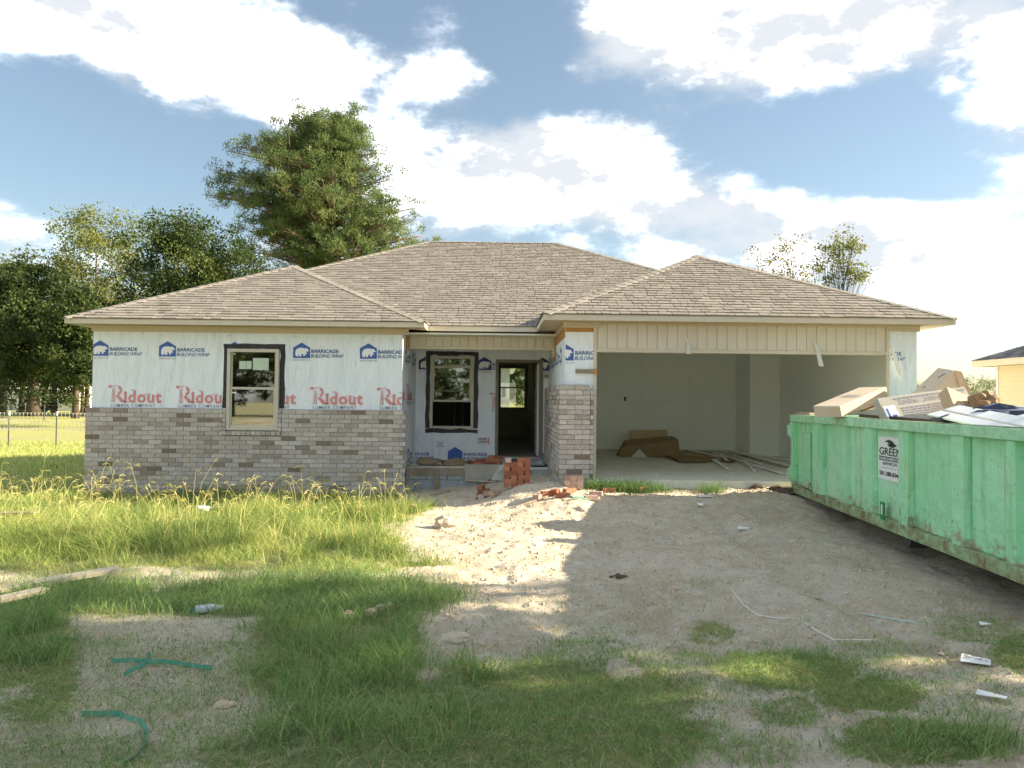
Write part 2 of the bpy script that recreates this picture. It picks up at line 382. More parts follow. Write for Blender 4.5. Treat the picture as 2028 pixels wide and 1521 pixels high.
# entry wall needs two openings
mb = MB(); y = YN
for x0, x1, z0, z1 in [(-1.745, EWIN[0], -.3, 2.96), (EWIN[1], -.02, -.3, 2.96), (1.005, 1.139, -.3, 2.96), (EWIN[0], EWIN[1], -.3, EWIN[2]), (EWIN[0], EWIN[1], EWIN[3], 2.96), (-.02, 1.005, 2.535, 2.96), (-.02, 1.005, -.3, .40)]:
    mb.box(x0, x1, y, y+WT, z0, z1)
hp(mb.build('wall', m_wrap))
wall_y('wall', -1.745-.0, YL+.1, YN, -.3, 2.96, m_wrap, -.1)
wall_y('wall', 1.139, YG+.1, YN, -.3, 2.96, m_wrap, .1)
wall_x('wall', 1.139, 1.60, YG, .1, 2.96, m_wrap)
wall_x('wall', 6.55, 7.023, YG, .1, 2.96, m_wrap)
hp(MB().box(6.93, 7.023, YG+.1, 25.7, .1, 2.96).build('wall', m_wrap))
hp(MB().box(-7.40, -7.30, YL+.1, 25.7, -.3, 2.96).build('wall', m_wrap))
wall_x('wall', -7.40, 7.023, 25.7, -.3, 2.96, m_wrap, BWIN)
# garage room
GB = 19.4
wall_x('garage_back_wall', 1.24, 6.93, GB, .3, 2.93, m_dry)
hp(MB().box(1.24, 1.30, YG+.1, GB, .3, 2.93).build('garage_side_wall', m_dry))
hp(MB().box(6.87, 6.93, YG+.1, GB, .3, 2.93).build('garage_side_wall', m_dry))
bx = atY(1485, 800, 18.3).x
hp(MB().box(bx, 6.87, 18.3, GB-.002, .3, 2.93).build('garage_closet', m_dry))
hp(MB().box(1.30, bx, GB-.018, GB-.002, .82, 2.93).build('drywall_sheet', m_dry))
hp(MB().box(1.30, bx, GB-.05, GB-.002, .36, .44).build('sill_curb', m_slab))
hp(MB().box(1.24, 6.93, YG+.1, GB+.1, 2.93, 2.955).build('garage_ceiling', m_dry))
gs = hp(MB().box(1.16, 7.0, YG-.12, GB, -.1, .36).build('garage_slab', m_slab, bevel=.012))
# outlet boxes cut into the drywall
for u, v, w, h in [(1238, 790, .055, .11), (1466, 724, .07, .10)]:
    p = atY(u, v, GB-.03); ob_ = hp(MB().box(p.x-w/2, p.x+w/2, GB-.030, GB-.019, p.z-h/2, p.z+h/2).build('outlet_box', m_dark))
p = atY(1466, 731, GB-.04)
mb = MB()
for dx, dz in [(-.05, -.17), (.02, -.2), (.06, -.15)]: mb.tube([p, p+Vector((dx*.5, -.05, dz*.4)), p+Vector((dx, -.03, dz))], .005, 5)
hp(mb.build('loose_wire', m_white))
# hall and front room behind the entry
hp(MB().box(-7.3, 1.139, YN+.1, 25.7, .30, FZ).build('floor', mat('dusty_subfloor', (.36, .35, .29), .8, var=(.45, .44, .37), vscale=2)))
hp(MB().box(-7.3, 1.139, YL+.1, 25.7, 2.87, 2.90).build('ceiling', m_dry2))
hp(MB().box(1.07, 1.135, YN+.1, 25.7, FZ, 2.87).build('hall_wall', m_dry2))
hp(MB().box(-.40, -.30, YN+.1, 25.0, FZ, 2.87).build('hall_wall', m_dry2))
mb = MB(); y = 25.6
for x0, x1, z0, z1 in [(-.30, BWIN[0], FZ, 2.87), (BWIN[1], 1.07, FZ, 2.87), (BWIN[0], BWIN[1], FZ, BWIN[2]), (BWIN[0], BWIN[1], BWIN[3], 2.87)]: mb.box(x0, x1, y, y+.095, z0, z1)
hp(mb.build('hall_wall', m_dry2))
hp(MB().box(-.30, 1.07, 25.58, 25.598, FZ, FZ+.14).build('baseboard', m_dry2))
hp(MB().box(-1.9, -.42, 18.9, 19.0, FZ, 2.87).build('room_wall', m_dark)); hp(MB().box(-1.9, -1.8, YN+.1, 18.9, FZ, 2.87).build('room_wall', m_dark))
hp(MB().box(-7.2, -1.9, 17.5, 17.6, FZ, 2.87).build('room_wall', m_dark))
for sx in (-1.05, -.85): hp(MB().box(sx, sx+.04, 18.80, 18.89, FZ, 2.87).build('stud', m_wood))

# ------------------------------------------------------------------ windows and door
def window(win, y, open_sash=0, back=False):
    x0, x1, z0, z1 = win; f = .06
    w = hp(MB().box(x0, x0+f, y-.03, y+.06, z0, z1).box(x1-f, x1, y-.03, y+.06, z0, z1).box(x0+f, x1-f, y-.03, y+.06, z0, z0+.05).box(x0+f, x1-f, y-.03, y+.06, z1-f, z1).build('window', m_frame, bevel=.004))
    zm = (z0+z1)/2+.02
    up = sub(MB().box(x0+f, x1-f, y+.03, y+.055, zm-.02, zm+.025).box(x0+f, x0+f+.025, y+.03, y+.055, zm+.025, z1-f).box(x1-f-.025, x1-f, y+.03, y+.055, zm+.025, z1-f).build('sash', m_frame), w)
    zl = z0+.05+open_sash; zu = zm+.02+open_sash
    lo = MB().box(x0+f, x1-f, y-.005, y+.025, zl, zl+.04).box(x0+f, x1-f, y-.005, y+.025, zu-.04, zu).box(x0+f, x0+f+.03, y-.005, y+.025, zl+.04, zu-.04).box(x1-f-.03, x1-f, y-.005, y+.025, zl+.04, zu-.04)
    sub(lo.build('sash', m_frame), w)
    sub(MB().box(x0+f+.02, x1-f-.02, y+.040, y+.045, zm+.02, z1-f).build('pane', GLASS), w)
    sub(MB().box(x0+f+.02, x1-f-.02, y+.008, y+.013, zl+.03, zu-.03).build('pane', GLASS), w)
    return w
w1 = window(LWIN, YL-.06); w2 = window(EWIN, YN-.03, .52); w3 = window(BWIN, 25.64)
m_stick = mat('pale_green_sticker', (.52, .62, .50), .6, var=(.47, .57, .45), vscale=8); m_paper = mat('white_paper', (.75, .76, .74), .7, var=(.68, .69, .67), vscale=9)
def sticker(w, u0, v0, u1, v1, Y, mt=m_stick):
    a = atY(u0, v0, Y); b = atY(u1, v1, Y)
    return sub(MB().box(a.x, b.x, Y-.002, Y, b.z, a.z).build('sticker', mt), w)
for uv in [(474, 715, 487, 731), (488, 715, 498, 731), (501, 709, 532, 733)]: sticker(w1, *uv, YL-.022)
for uv in [(867, 724, 884, 738), (885, 724, 889+1, 738), (891, 722, 916, 742)]: sticker(w2, *uv, YN+.008)
for uv in [(457, 699, 466, 702)]: sticker(w1, *uv, YL-.022, m_paper)
sticker(w1, 458, 776, 468, 779, YL-.056, m_paper)
# flashing tape round the openings
def tape(x0, x1, z0, z1, y, wd, bottom, w):
    mb = MB(); j = lambda: random.uniform(-.012, .012)
    def strip(a, b, d):                                            # slightly crooked strip
        pts = 6; a = Vector(a); b = Vector(b); L_ = []; R_ = []
        for i in range(pts+1):
            p = a.lerp(b, i/pts); L_.append(p+Vector(d)*j()*8*0.3); R_.append(p+Vector(d)*(wd+j()))
        for i in range(pts):
            mb.add([L_[i], L_[i+1], R_[i+1], R_[i]], [(0, 1, 2, 3)]); 
    strip((x0, y, z0), (x0, y, z1+wd*.6), (-1, 0, 0)); strip((x1, y, z0), (x1, y, z1+wd*.6), (1, 0, 0)); strip((x0-wd, y-.003, z1), (x1+wd, y-.003, z1), (0, 0, 1))
    if bottom: strip((x0-wd, y-.004, z0), (x1+wd, y-.004, z0), (0, 0, -1))
    o = sub(mb.build('flashing_tape', m_tape), w)
    s = o.modifiers.new('thick', 'SOLIDIFY'); s.thickness = .003; return o
tape(LWIN[0], LWIN[1], 1.46, LWIN[3], YL-.008, .095, False, w1)
tape(EWIN[0], EWIN[1], EWIN[2], EWIN[3], YN-.008, .095, True, w2)
# faint print on the tape
def text_mesh(s, size, bold=0, shear=0, spacing=1.0, xs=1.0):
    cu = bpy.data.curves.new('txt', 'FONT'); cu.body = s; cu.size = size; cu.offset = bold*size; cu.shear = shear; cu.space_character = spacing; cu.resolution_u = 3
    ob = bpy.data.objects.new('txt', cu); COL.objects.link(ob)
    dg = bpy.context.evaluated_depsgraph_get(); me = bpy.data.meshes.new_from_object(ob.evaluated_get(dg))
    bpy.data.objects.remove(ob); bpy.data.curves.remove(cu)
    vs = [(v.co.x*xs, v.co.y) for v in me.vertices]; fs = [tuple(p.vertices) for p in me.polygons]; bpy.data.meshes.remove(me)
    return vs, fs
class Flat:
    """flat print collected per colour in wall coordinates (u along, z up), clipped to a rectangle"""
    def __init__(s): s.d = {}
    def add(s, mt, vs, fs, ox=0, oz=0):
        V, F = s.d.setdefault(mt.name, ([], [])); o = len(V); V += [(x+ox, y+oz) for x, y in vs]; F += [tuple(i+o for i in f) for f in fs]
    def poly(s, mt, pts, ox=0, oz=0): s.add(mt, pts, [tuple(range(len(pts)))], ox, oz)
    def build(s, parent, O, eu, nrm, rect, name='lettering', ez=Vector((0, 0, 1))):
        k = 0
        for rc, mn, V, F in [(r_, a_, b_[0], b_[1]) for r_ in (rect if isinstance(rect, list) else [rect]) for a_, b_ in s.d.items()]:
            u0, u1, z0, z1 = rc
            bm = bmesh.new(); bv = [bm.verts.new((x, y, 0)) for x, y in V]
            for f in F:
                try: bm.faces.new([bv[i] for i in f])
                except ValueError: pass
            for co, no in (((u0, 0, 0), (-1, 0, 0)), ((u1, 0, 0), (1, 0, 0)), ((0, z0, 0), (0, -1, 0)), ((0, z1, 0), (0, 1, 0))):
                bmesh.ops.bisect_plane(bm, geom=bm.verts[:]+bm.edges[:]+bm.faces[:], plane_co=co, plane_no=no, clear_outer=True)
            if bm.faces:
                bmesh.ops.triangulate(bm, faces=bm.faces[:])
                off = .0025 + .0012*k; k += 1
                for v in bm.verts: v.co = O + eu*v.co.x + ez*v.co.y + nrm*off
                me = bpy.data.meshes.new(name); bm.to_mesh(me); o = link(name, me, MATS[mn]); sub(o, parent) if parent.parent is not None or parent is house else setattr(o, 'parent', parent); o['kind'] = 'stuff'
            bm.free()
ICON = [(0, 0), (.31, 0), (.31, .19), (.155, .285), (0, .19)]
BEAR_OLD = [(.045, .028), (.075, .028), (.08, .075), (.10, .088), (.115, .05), (.112, .030), (.145, .030), (.148, .052), (.150, .10), (.185, .10), (.19, .06), (.182, .040), (.212, .040), (.222, .075), (.228, .10), (.235, .075),
        (.25, .060), (.262, .072), (.248, .085), (.242, .125), (.262, .130), (.285, .128), (.288, .140), (.268, .155), (.262, .172), (.248, .182), (.225, .178), (.20, .186), (.16, .192), (.11, .186), (.07, .165), (.045, .13), (.036, .08)]
BEAR = [(.05, .03), (.095, .03), (.10, .062), (.112, .062), (.112, .03), (.152, .03), (.155, .075), (.178, .075), (.19, .055), (.185, .04), (.222, .04), (.226, .08), (.24, .07), (.262, .078), (.245, .098), (.246, .12), (.288, .124), (.289, .142), (.268, .16), (.258, .178), (.238, .182), (.215, .176), (.17, .19), (.11, .186), (.068, .166), (.042, .125), (.04, .07)]
T_BAR = text_mesh('BARRICADE', .088, .022, 0, 1.02, .93); T_BW = text_mesh('BUILDING WRAP', .088, .004, .22, .95, .80)
T_URL = text_mesh('BARRICADEBP.COM', .032, .01, 0, 1.25); T_LUM = text_mesh('LUMBER COMPANY', .078, .003, 0, 1.22, .92); T_IDO = text_mesh('idout', .30, .030, 0, 1.12, .98)
def fit(tm, w):
    xs = [v[0] for v in tm[0]]; a, b = min(xs), max(xs); k = w/(b-a); return [((x-a)*k, y) for x, y in tm[0]], tm[1]
T_BAR = fit(T_BAR, .50); T_BW = fit(T_BW, .60); T_LUM = fit(T_LUM, .80); T_IDO = fit(T_IDO, .68); T_URL = fit(T_URL, .31)
def barricade(F, u, z, blue=m_blue, navy=m_navy):
    """u, z: lower left of the house emblem"""
    F.poly(blue, ICON, u, z); F.poly(m_print_white, BEAR, u, z)
    F.add(navy, *T_BAR, u+.335, z+.098); F.add(navy, *T_BW, u+.325, z+.012); F.add(m_greyprint, *T_URL, u, z-.048)
def arc(cx, cy, r0, r1, a0, a1, n=12):
    a = [math.radians(a0+(a1-a0)*i/n) for i in range(n+1)]
    return [(cx+r1*math.cos(t), cy+r1*math.sin(t)) for t in a] + [(cx+r0*math.cos(t), cy+r0*math.sin(t)) for t in a[::-1]]
def ridout(F, u, z):
    """u, z: lower left of the capital R; the R is a hammer with a bowl and a leg"""
    # hammer handle, drawn as an outline with grain lines
    for a, b in (((.055, 0), (.075, .26)), ((.118, 0), (.105, .26)), ((.075, 0), (.088, .25)), ((.098, 0), (.096, .2))):
        F.poly(m_red, [(a[0], a[1]), (a[0]+.007, a[1]), (b[0]+.007, b[1]), (b[0], b[1])], u, z)
    F.poly(m_red, [(.055, 0), (.125, 0), (.125, .008), (.055, .008)], u, z)
    # hammer head: claw to the left, face to the right
    F.poly(m_red, [(.0, .262), (.05, .258), (.055, .285), (.13, .285), (.13, .298), (.045, .300), (.0, .285)], u, z)
    F.poly(m_red, [(.0, .285), (.045, .300), (.06, .312), (.0, .305)], u, z)
    F.poly(m_red, arc(.125, .225, .080, .088, 20, 95), u, z)
    F.poly(m_red, arc(.155, .215, .048, .092, -75, 62), u, z)
    F.poly(m_red, [(.130, .118), (.185, .128), (.305, .010), (.30, 0), (.225, 0)], u, z)
    vs, fs = T_IDO; F.add(m_red, vs, fs, u+.285, z)
    for sx, w, zz in ((.275, .10, 0), (.275, .06, .148), (.405, .06, .218), (.645, .05, .148), (.715, .05, .148)):   # serifs
        F.poly(m_red, [(sx, zz), (sx+w, zz), (sx+w, zz+.013), (sx, zz+.013)], u, z)
    F.add(m_greyprint, *T_LUM, u+.05, z-.085)
X_, Y_, Z_ = Vector((1, 0, 0)), Vector((0, 1, 0)), Vector((0, 0, 1))
wl = hp(MB().box(-7.405, -1.745, YL-.006, YL-.001, 1.40, 2.92).build('building_wrap', m_wrap))
# openings in the wrap are covered by the window unit: cut the sheet round it
bpy.data.objects.remove(wl)
mb = MB()
for x0, x1, z0, z1 in [(-7.405, LWIN[0], 1.36, 2.93), (LWIN[1], -1.744, 1.36, 2.93), (LWIN[0], LWIN[1], LWIN[3], 2.93)]: mb.box(x0, x1, YL-.007, YL-.001, z0, z1)
wl = hp(mb.build('building_wrap', m_wrap))
F = Flat(); p0 = atY(315, 706, YL); r0 = atY(215, 796, YL); PITCHU = (atY(713, 706, YL).x-p0.x)/3
for k in range(-1, 4): barricade(F, p0.x+k*PITCHU, p0.z)
for k in range(0, 5): ridout(F, r0.x+k*PITCHU, r0.z)
stf = [(x, y) for x, y in [(0, 0), (.06, .004), (.06, .010), (0, .006)]]
for k in range(5): F.poly(m_greyprint, stf, atY(318+k*132.6, 664, YL).x, atY(318, 664, YL).z)
F.build(wl, Vector((0, YL-.007, 0)), X_, -Y_, [(-7.40, LWIN[0]-.1, 1.4, 2.9), (LWIN[1]+.1, -1.746, 1.4, 2.9), (LWIN[0]-.1, LWIN[1]+.1, LWIN[3]+.09, 2.9)])
# side of the left wing (faces the porch)
ws = hp(MB().box(-1.744, -1.739, YL, YN, .34, 2.93).build('building_wrap', m_wrap))
F = Flat(); barricade(F, .35, 2.36); barricade(F, 1.55, 2.36); ridout(F, -.62, 1.64); ridout(F, .62, 1.64); barricade(F, .9, .42); barricade(F, -.3, .42)
F.build(ws, Vector((-1.739, YL, 0)), Y_, X_, (0, YN-YL-.02, .36, 2.9))
# entry wall
mb = MB()
for x0, x1, z0, z1 in [(-1.739, EWIN[0], .34, 2.93), (EWIN[1], -.02, .34, 2.93), (1.005, 1.134, .34, 2.93), (EWIN[0], EWIN[1], .34, EWIN[2]), (EWIN[0], EWIN[1], EWIN[3], 2.93), (-.02, 1.005, 2.535, 2.93)]: mb.box(x0, x1, YN-.007, YN-.001, z0, z1)
we = hp(mb.build('building_wrap', m_wrap))
m_shaded_print = mat('shaded_blue_print', (.055, .05, .22), .6)  # wrap print darkened towards purple: the porch shade is put into the ink
F = Flat(); q = atY(945, 733, YN)
for k in (-1, 0, 1): barricade(F, q.x+k*1.26, q.z, m_shaded_print, m_shaded_print)
q = atY(887, 911, YN)
for k in (-1, 0, 1): barricade(F, q.x+k*1.24, q.z, m_blue, m_shaded_print)
q = atY(970, 806, YN); ridout(F, q.x, q.z); q = atY(863, 876, YN)
for j in range(4):
    for i in range(5 if j in (0, 3) else 3): F.poly(m_greyprint, [(0, 0), (.032, 0), (.032, .011), (0, .011)], q.x+(.04 if j in (1, 2) else 0)+i*.04, q.z-.03*j)
for s_ in ((845, 668), (955, 668), (1045, 670)): pp = atY(*s_, YN); F.poly(m_greyprint, [(0, 0), (.1, .012), (.1, .02), (0, .006)], pp.x, pp.z)
F.build(we, Vector((0, YN-.007, 0)), X_, -Y_, [(-1.735, EWIN[0]-.1, .36, 2.9), (EWIN[0]-.1, EWIN[1]+.1, .36, EWIN[2]-.09), (EWIN[1]+.1, -.022, .36, 2.9), (1.007, 1.13, .36, 2.9), (-.022, 1.007, 2.54, 2.9)])
# garage posts
wp = hp(MB().box(1.133, 1.60, YG-.007, YG-.001, 1.85, 2.865).build('building_wrap', m_wrap))
F = Flat(); q = atY(1118, 714, YG); barricade(F, q.x-.16, q.z); F.build(wp, Vector((0, YG-.007, 0)), X_, -Y_, (1.139, 1.598, 1.9, 2.86))
ws2 = hp(MB().box(1.128, 1.133, YG, YN, .36, 2.80).build('building_wrap', m_wrap))
F = Flat()
for k in range(4): barricade(F, -3.0+.9*k-.25, 2.32, m_navy, m_navy)
F.build(ws2, Vector((1.128, YN, 0)), Y_, -X_, (-(YN-YG), 0, .4, 2.8))
wr = hp(MB().box(6.55, 7.023, YG-.007, YG-.001, .3, 2.865).build('building_wrap', m_wrap))
F = Flat(); q = atY(1768, 716, YG); F.add(m_navy, *T_BAR, q.x-.36, q.z+.1); F.add(m_navy, *T_BW, q.x-.4, q.z+.012); F.build(wr, Vector((0, YG-.007, 0)), X_, -Y_, (6.56, 7.02, .4, 2.86))
# taped white sheet with red border by the door
a = atY(945, 866, YN); b = atY(970, 880, YN)
pn = hp(MB().box(a.x, b.x, YN-.014, YN-.011, b.z, a.z).build('permit_card', m_paper))
F = Flat(); F.poly(m_red, [(.25, .0), (.275, .0), (.275, .15), (.25, .15)], a.x-.02, b.z)
for j in range(2):
    for i in range(6): F.poly(m_dark, [(0, 0), (.018, 0), (.022, .035+.01*(i % 2)), (.004, .04)], a.x+.03+i*.03+.006*(i*j % 3), b.z+.095-.06*j)
F.build(pn, Vector((0, YN-.014, 0)), X_, -Y_, (a.x, b.x, b.z, a.z))
# raw lumber showing at the post heads
hp(MB().box(1.136, 1.60, YG-.010, YG-.001, 2.795, 2.868).build('header_lumber', m_osb)); hp(MB().box(1.120, 1.132, YG-.005, YE+.30, 2.70, 2.868).build('header_lumber', m_osb))
hp(MB().box(1.11, 1.132, YE+.15, YE+.36, 2.46, 2.70).build('header_lumber', m_osb)); hp(MB().box(-1.735, -1.70, YL+.45, YL+.60, 2.62, 2.87).build('header_lumber', m_osb))
# scrap blocks nailed to the posts
a = atY(1140, 735, YG-.05); hp(MB().box(a.x, 1.60, YG-.055, YG-.011, a.z-.03, a.z+.035).build('scrap_board', m_wood)); hp(MB().box(1.60, 1.66, YG-.06, YG-.008, a.z-.04, a.z+.04).build('scrap_board', m_osb))
a = atY(1084, 745, YN-.1); hp(MB().box(a.x-.08, 1.127, YN-.15, YN-.11, a.z-.03, a.z+.03).build('scrap_board', m_wood)); hp(MB().box(a.x-.02, 1.127, YN-.08, YN-.04, a.z-.28, a.z-.08).build('meter_box', m_white))

# door frame, open leaf
x0, x1, z0, z1 = DOOR
df = hp(MB().box(-.02, x0, YN-.03, YN+.12, .40, 2.535).box(x1, 1.005, YN-.03, YN+.12, .40, 2.535).box(x0, x1, YN-.03, YN+.12, z1, 2.535).build('door_frame', m_doorframe, bevel=.004))
hp(MB().box(x0-.03, x1+.03, YN-.10, YN+.12, .40, .435).build('threshold', mat('metal_threshold', (.45, .45, .43), .4, metal=.6)))
dl = hp(MB().box(.89, .932, YN+.13, YN+1.02, .45, 2.46).build('door', m_white, bevel=.003))
sub(MB().box(.86, .89, YN+.93, YN+.97, 1.38, 1.42).build('handle', m_doorframe), dl)

# garage door opening: jambs, header of upright vinyl panels
for x0, x1 in ((1.60, 1.655), (6.50, 6.55)): hp(MB().box(x0, x1, YG-.03, YG+.10, .36, 2.93).build('garage_jamb', m_trim, bevel=.003))
hp(MB().box(1.655, 6.50, YG-.028, YG+.10, 2.465, 2.525).build('garage_header_trim', m_trim, bevel=.003))
hb = hp(MB().box(1.655, 6.50, YG+.0, YG+.10, 2.525, 2.96).build('garage_header', m_vinyl))
def panels(x0, x1, y, z0, z1, w, parent, jx=0):
    k = round((x1-x0)/w); w = (x1-x0)/k; g = .007
    for i in range(k):
        a = x0+i*w; b = a+w
        mb = MB().prism([(a+g, y, z0), (a+g+.008, y-.013, z0), (b-.008, y-.013, z0), (b, y, z0)], (0, 0, z1-z0))
        sub(mb.build('panel', m_vinyl), parent)
panels(1.66, 6.49, YG-.001, 2.527, 2.925, .166, hb)
hp(MB().box(1.655, 6.50, YG-.024, YG-.001, 2.927, ZB+.008).build('garage_header_trim', m_soffit))
# porch beam
a = atY(822, 661, YE+.36)
pb = hp(MB().box(-1.74, 1.128, YE+.36, YE+.48, 2.63, 2.96).build('porch_header', m_vinyl)); panels(-1.69, 1.07, YE+.359, 2.685, 2.925, .166, pb)
hp(MB().box(-1.735, 1.11, YE+.335, YE+.359, 2.628, 2.682).build('porch_header_trim', m_trim, bevel=.003))
for x in (-1.735, 1.075): hp(MB().box(x, x+.04, YE+.33, YE+.357, 2.50, 2.94).build('porch_header_trim', m_trim, bevel=.003))
hp(MB().box(-1.74, 1.128, YE+.48, YN, 2.90, 2.93).build('porch_ceiling', m_soffit))
# torn strips of film hanging from the header
for (u, v), pts in {(1357, 668): [(0, 0), (.03, -.12), (.01, -.28)], (1609, 672): [(0, 0), (.05, -.18), (.10, -.45)], (1757, 676): [(0, 0), (.08, -.22), (.14, -.48), (.17, -.60)]}.items():
    a = atY(u, v, YG-.05); mb = MB(); wds = [.02, .055, .07, .03]
    for i in range(len(pts)-1):
        p, q = pts[i], pts[i+1]; w0, w1_ = wds[i], wds[i+1]
        mb.add([(a.x+p[0], a.y-.01*i, a.z+p[1]), (a.x+p[0]+w0, a.y-.02*i-.01, a.z+p[1]), (a.x+q[0]+w1_, a.y-.02*i-.03, a.z+q[1]), (a.x+q[0], a.y-.01*i-.015, a.z+q[1])], [(0, 1, 2, 3)])
    o = hp(mb.build('torn_film', mat('milky_film', (.72, .73, .70), .35, transl=.3))); s = o.modifiers.new('t', 'SOLIDIFY'); s.thickness = .002

# ------------------------------------------------------------------ brickwork
BL_, BH_, BD_ = .254, .0813, .09
def brickwork(name, O, eu, nrm, w, nc, holes=(), single=0, toothL=False, toothR=False, depth=BD_, label=None):
    """running bond on a plane; O lower left of the face, eu along, nrm outward"""
    O = Vector(O); eu = Vector(eu); nrm = Vector(nrm); g = .010
    back = MB(); 
    def obox(mb, u0, u1, z0, z1, d0, d1, t=.5):
        vs = [O+eu*u+Vector((0, 0, z))+nrm*d for z in (z0, z1) for d in (d0, d1) for u in (u0, u1)]
        mb.add(vs, [(0, 2, 3, 1), (4, 5, 7, 6), (0, 1, 5, 4), (2, 6, 7, 3), (0, 4, 6, 2), (1, 3, 7, 5)], t)
    lst = []
    rows = []
    for r in range(nc):
        z0 = r*BH_; z1 = z0+BH_-g; off = 0 if r % 2 else -BL_/2
        segs = [(0, w)]
        for hx0, hx1, hz0, hz1 in holes:
            if z1 > hz0 and z0 < hz1:
                ns = []
                for a, b in segs:
                    if hx0 > a: ns.append((a, min(b, hx0)))
                    if hx1 < b: ns.append((max(a, hx1), b))
                segs = [s_ for s_ in ns if s_[1]-s_[0] > .02]
        for a, b in segs: obox(back, a+.012, b-.012, z0-.001, z0+BH_+.001, -depth+.01, -.011)
        u = off
        while u < w:
            for a, b in segs:
                x0 = max(u, a); x1 = min(u+BL_-g, b)
                if toothR and b == w and r % 2 and x1 > w-.06: x1 = w-.05
                if x1-x0 > .025:
                    k = random.random(); t = random.uniform(.0, .2) if k < .06 else random.uniform(.25, .5) if k < .18 else random.uniform(.5, 1)
                    lst.append((z0, x0, x1, z1, t, random.uniform(-.003, .003)))
            u += BL_
    bw = hp(back.build(name, m_mortar)); 
    if label: bw['label'] = label
    lst.sort(key=lambda q: -q[0]); rest = MB()
    for i, (z0, x0, x1, z1, t, dj) in enumerate(lst):
        mb = MB() if i < single else rest
        obox(mb, x0, x1, z0, z1, -depth, dj, t)
        if i < single: sub(mb.build('brick', m_brick), bw)
    if rest.v: o = sub(rest.build('brick_courses', m_brick), bw); o['kind'] = 'stuff'
    return bw
zl0 = 1.448-20*BH_
fx0 = -7.47; holes = [(LWIN[0]-.07-fx0, LWIN[1]+.07-fx0, 1.02-zl0, 9)]
lw = brickwork('brick_wall', (fx0, YL-.10, zl0), X_, -Y_, 5.81, 20, holes, 215, toothR=True, label='grey brick veneer laid to window-sill height on the left wing')
for x0, x1 in ((LWIN[0]-.065, LWIN[0]-.005), (LWIN[1]+.005, LWIN[1]+.065)):        # narrow brick returns beside the window and its sill
    for r in range(5): sub(MB().box(x0, x1, YL-.098, YL-.01, 1.05+r*BH_, 1.05+r*BH_+.071, random.uniform(.45, .9)).build('brick', m_brick), lw)
for i in range(12):
    x = LWIN[0]-.065+i*.0895; sub(MB().box(x, x+.08, YL-.125, YL-.01, .972, 1.040, random.uniform(.4, .9)).build('brick', m_brick), lw)
np_ = 22
brickwork('brick_post', (1.04, YG-.11, 1.917-np_*BH_), X_, -Y_, .50, np_, (), 62, label='brick post face beside the garage opening')
brickwork('brick_post', (1.545, YG-.10, 1.917-np_*BH_), X_, -Y_, .052, np_-1, (), 0)
brickwork('brick_side_wall', (1.04, YG-.105, 1.917-np_*BH_), Y_, -X_, 3.9, np_, (), 0, label='brick side wall running back to the front door')

# ------------------------------------------------------------------ porch
hp(MB().box(-1.74, 1.03, YE+.55, YN, .0, .345).build('porch_slab', m_slab))
pw = hp(MB().box(-1.73, 1.04, YE+.43, YE+.545, -.35, .30).build('porch_foundation', m_mortar))
for r in range(3):
    x = -1.73 - (.2 if r % 2 else 0)
    while x < 1.03:
        a, b = max(x, -1.73), min(x+.397, 1.035)
        if b-a > .05: sub(MB().box(a, b-.008, YE+.405+random.uniform(-.004, .004), YE+.43, -.30+r*.203, -.105+r*.203).build('concrete_block', m_block, bevel=.004), pw)
        x += .405
sub(MB().box(-1.72, -.55, YE+.38, YE+.404, .20, .335).build('form_board', m_wood), pw)
sub(MB().box(-1.18, -1.09, YE+.355, YE+.379, -.3, .30).build('form_stake', m_wood), pw)
# ------------------------------------------------------------------ ground
class VN:
    """smooth value noise on a lattice"""
    def __init__(s, seed): s.g = np.random.default_rng(seed).random((256, 256))
    def __call__(s, x, y):
        x = np.asarray(x, float); y = np.asarray(y, float); xi = np.floor(x).astype(int); yi = np.floor(y).astype(int); fx = x-xi; fy = y-yi
        fx = fx*fx*(3-2*fx); fy = fy*fy*(3-2*fy); g = s.g; a = xi % 256; b = (xi+1) % 256; c_ = yi % 256; d = (yi+1) % 256
        return (g[a, c_]*(1-fx)+g[b, c_]*fx)*(1-fy)+(g[a, d]*(1-fx)+g[b, d]*fx)*fy
    def fbm(s, x, y, o=4):
        t = 0; k = .5
        for i in range(o): t = t+k*s(x*2**i+17*i, y*2**i+9*i); k *= .5
        return t
vn = VN(3); vn2 = VN(11)
def proj(x, y, z):
    P = [x, y, z-CZ]; d = sum(P[i]*cF[i] for i in range(3)); d = np.where(np.abs(d) < .05, .05, d)
    return W/2+FPX*sum(P[i]*cR[i] for i in range(3))/d, H/2-FPX*sum(P[i]*cU[i] for i in range(3))/d
def base_z(x, y):
    z = .24*sstep(9.2, 12.6, y)*sstep(-.6, 1.3, x) - .13*sstep(9, 13.2, y)*(1-sstep(-2.2, -.2, x))
    z = z + .16*np.exp(-(((x-.6)/.7)**2+((y-12.1)/.7)**2)) + .07*np.exp(-(((x-.2)/.8)**2+((y-9.3)/1.3)**2))
    z = z - .25*sstep(-9, -16, x)
    z = z - .03*np.exp(-(((x-1.3)/.7)**2+((y-7.6)/.5)**2))
    return z
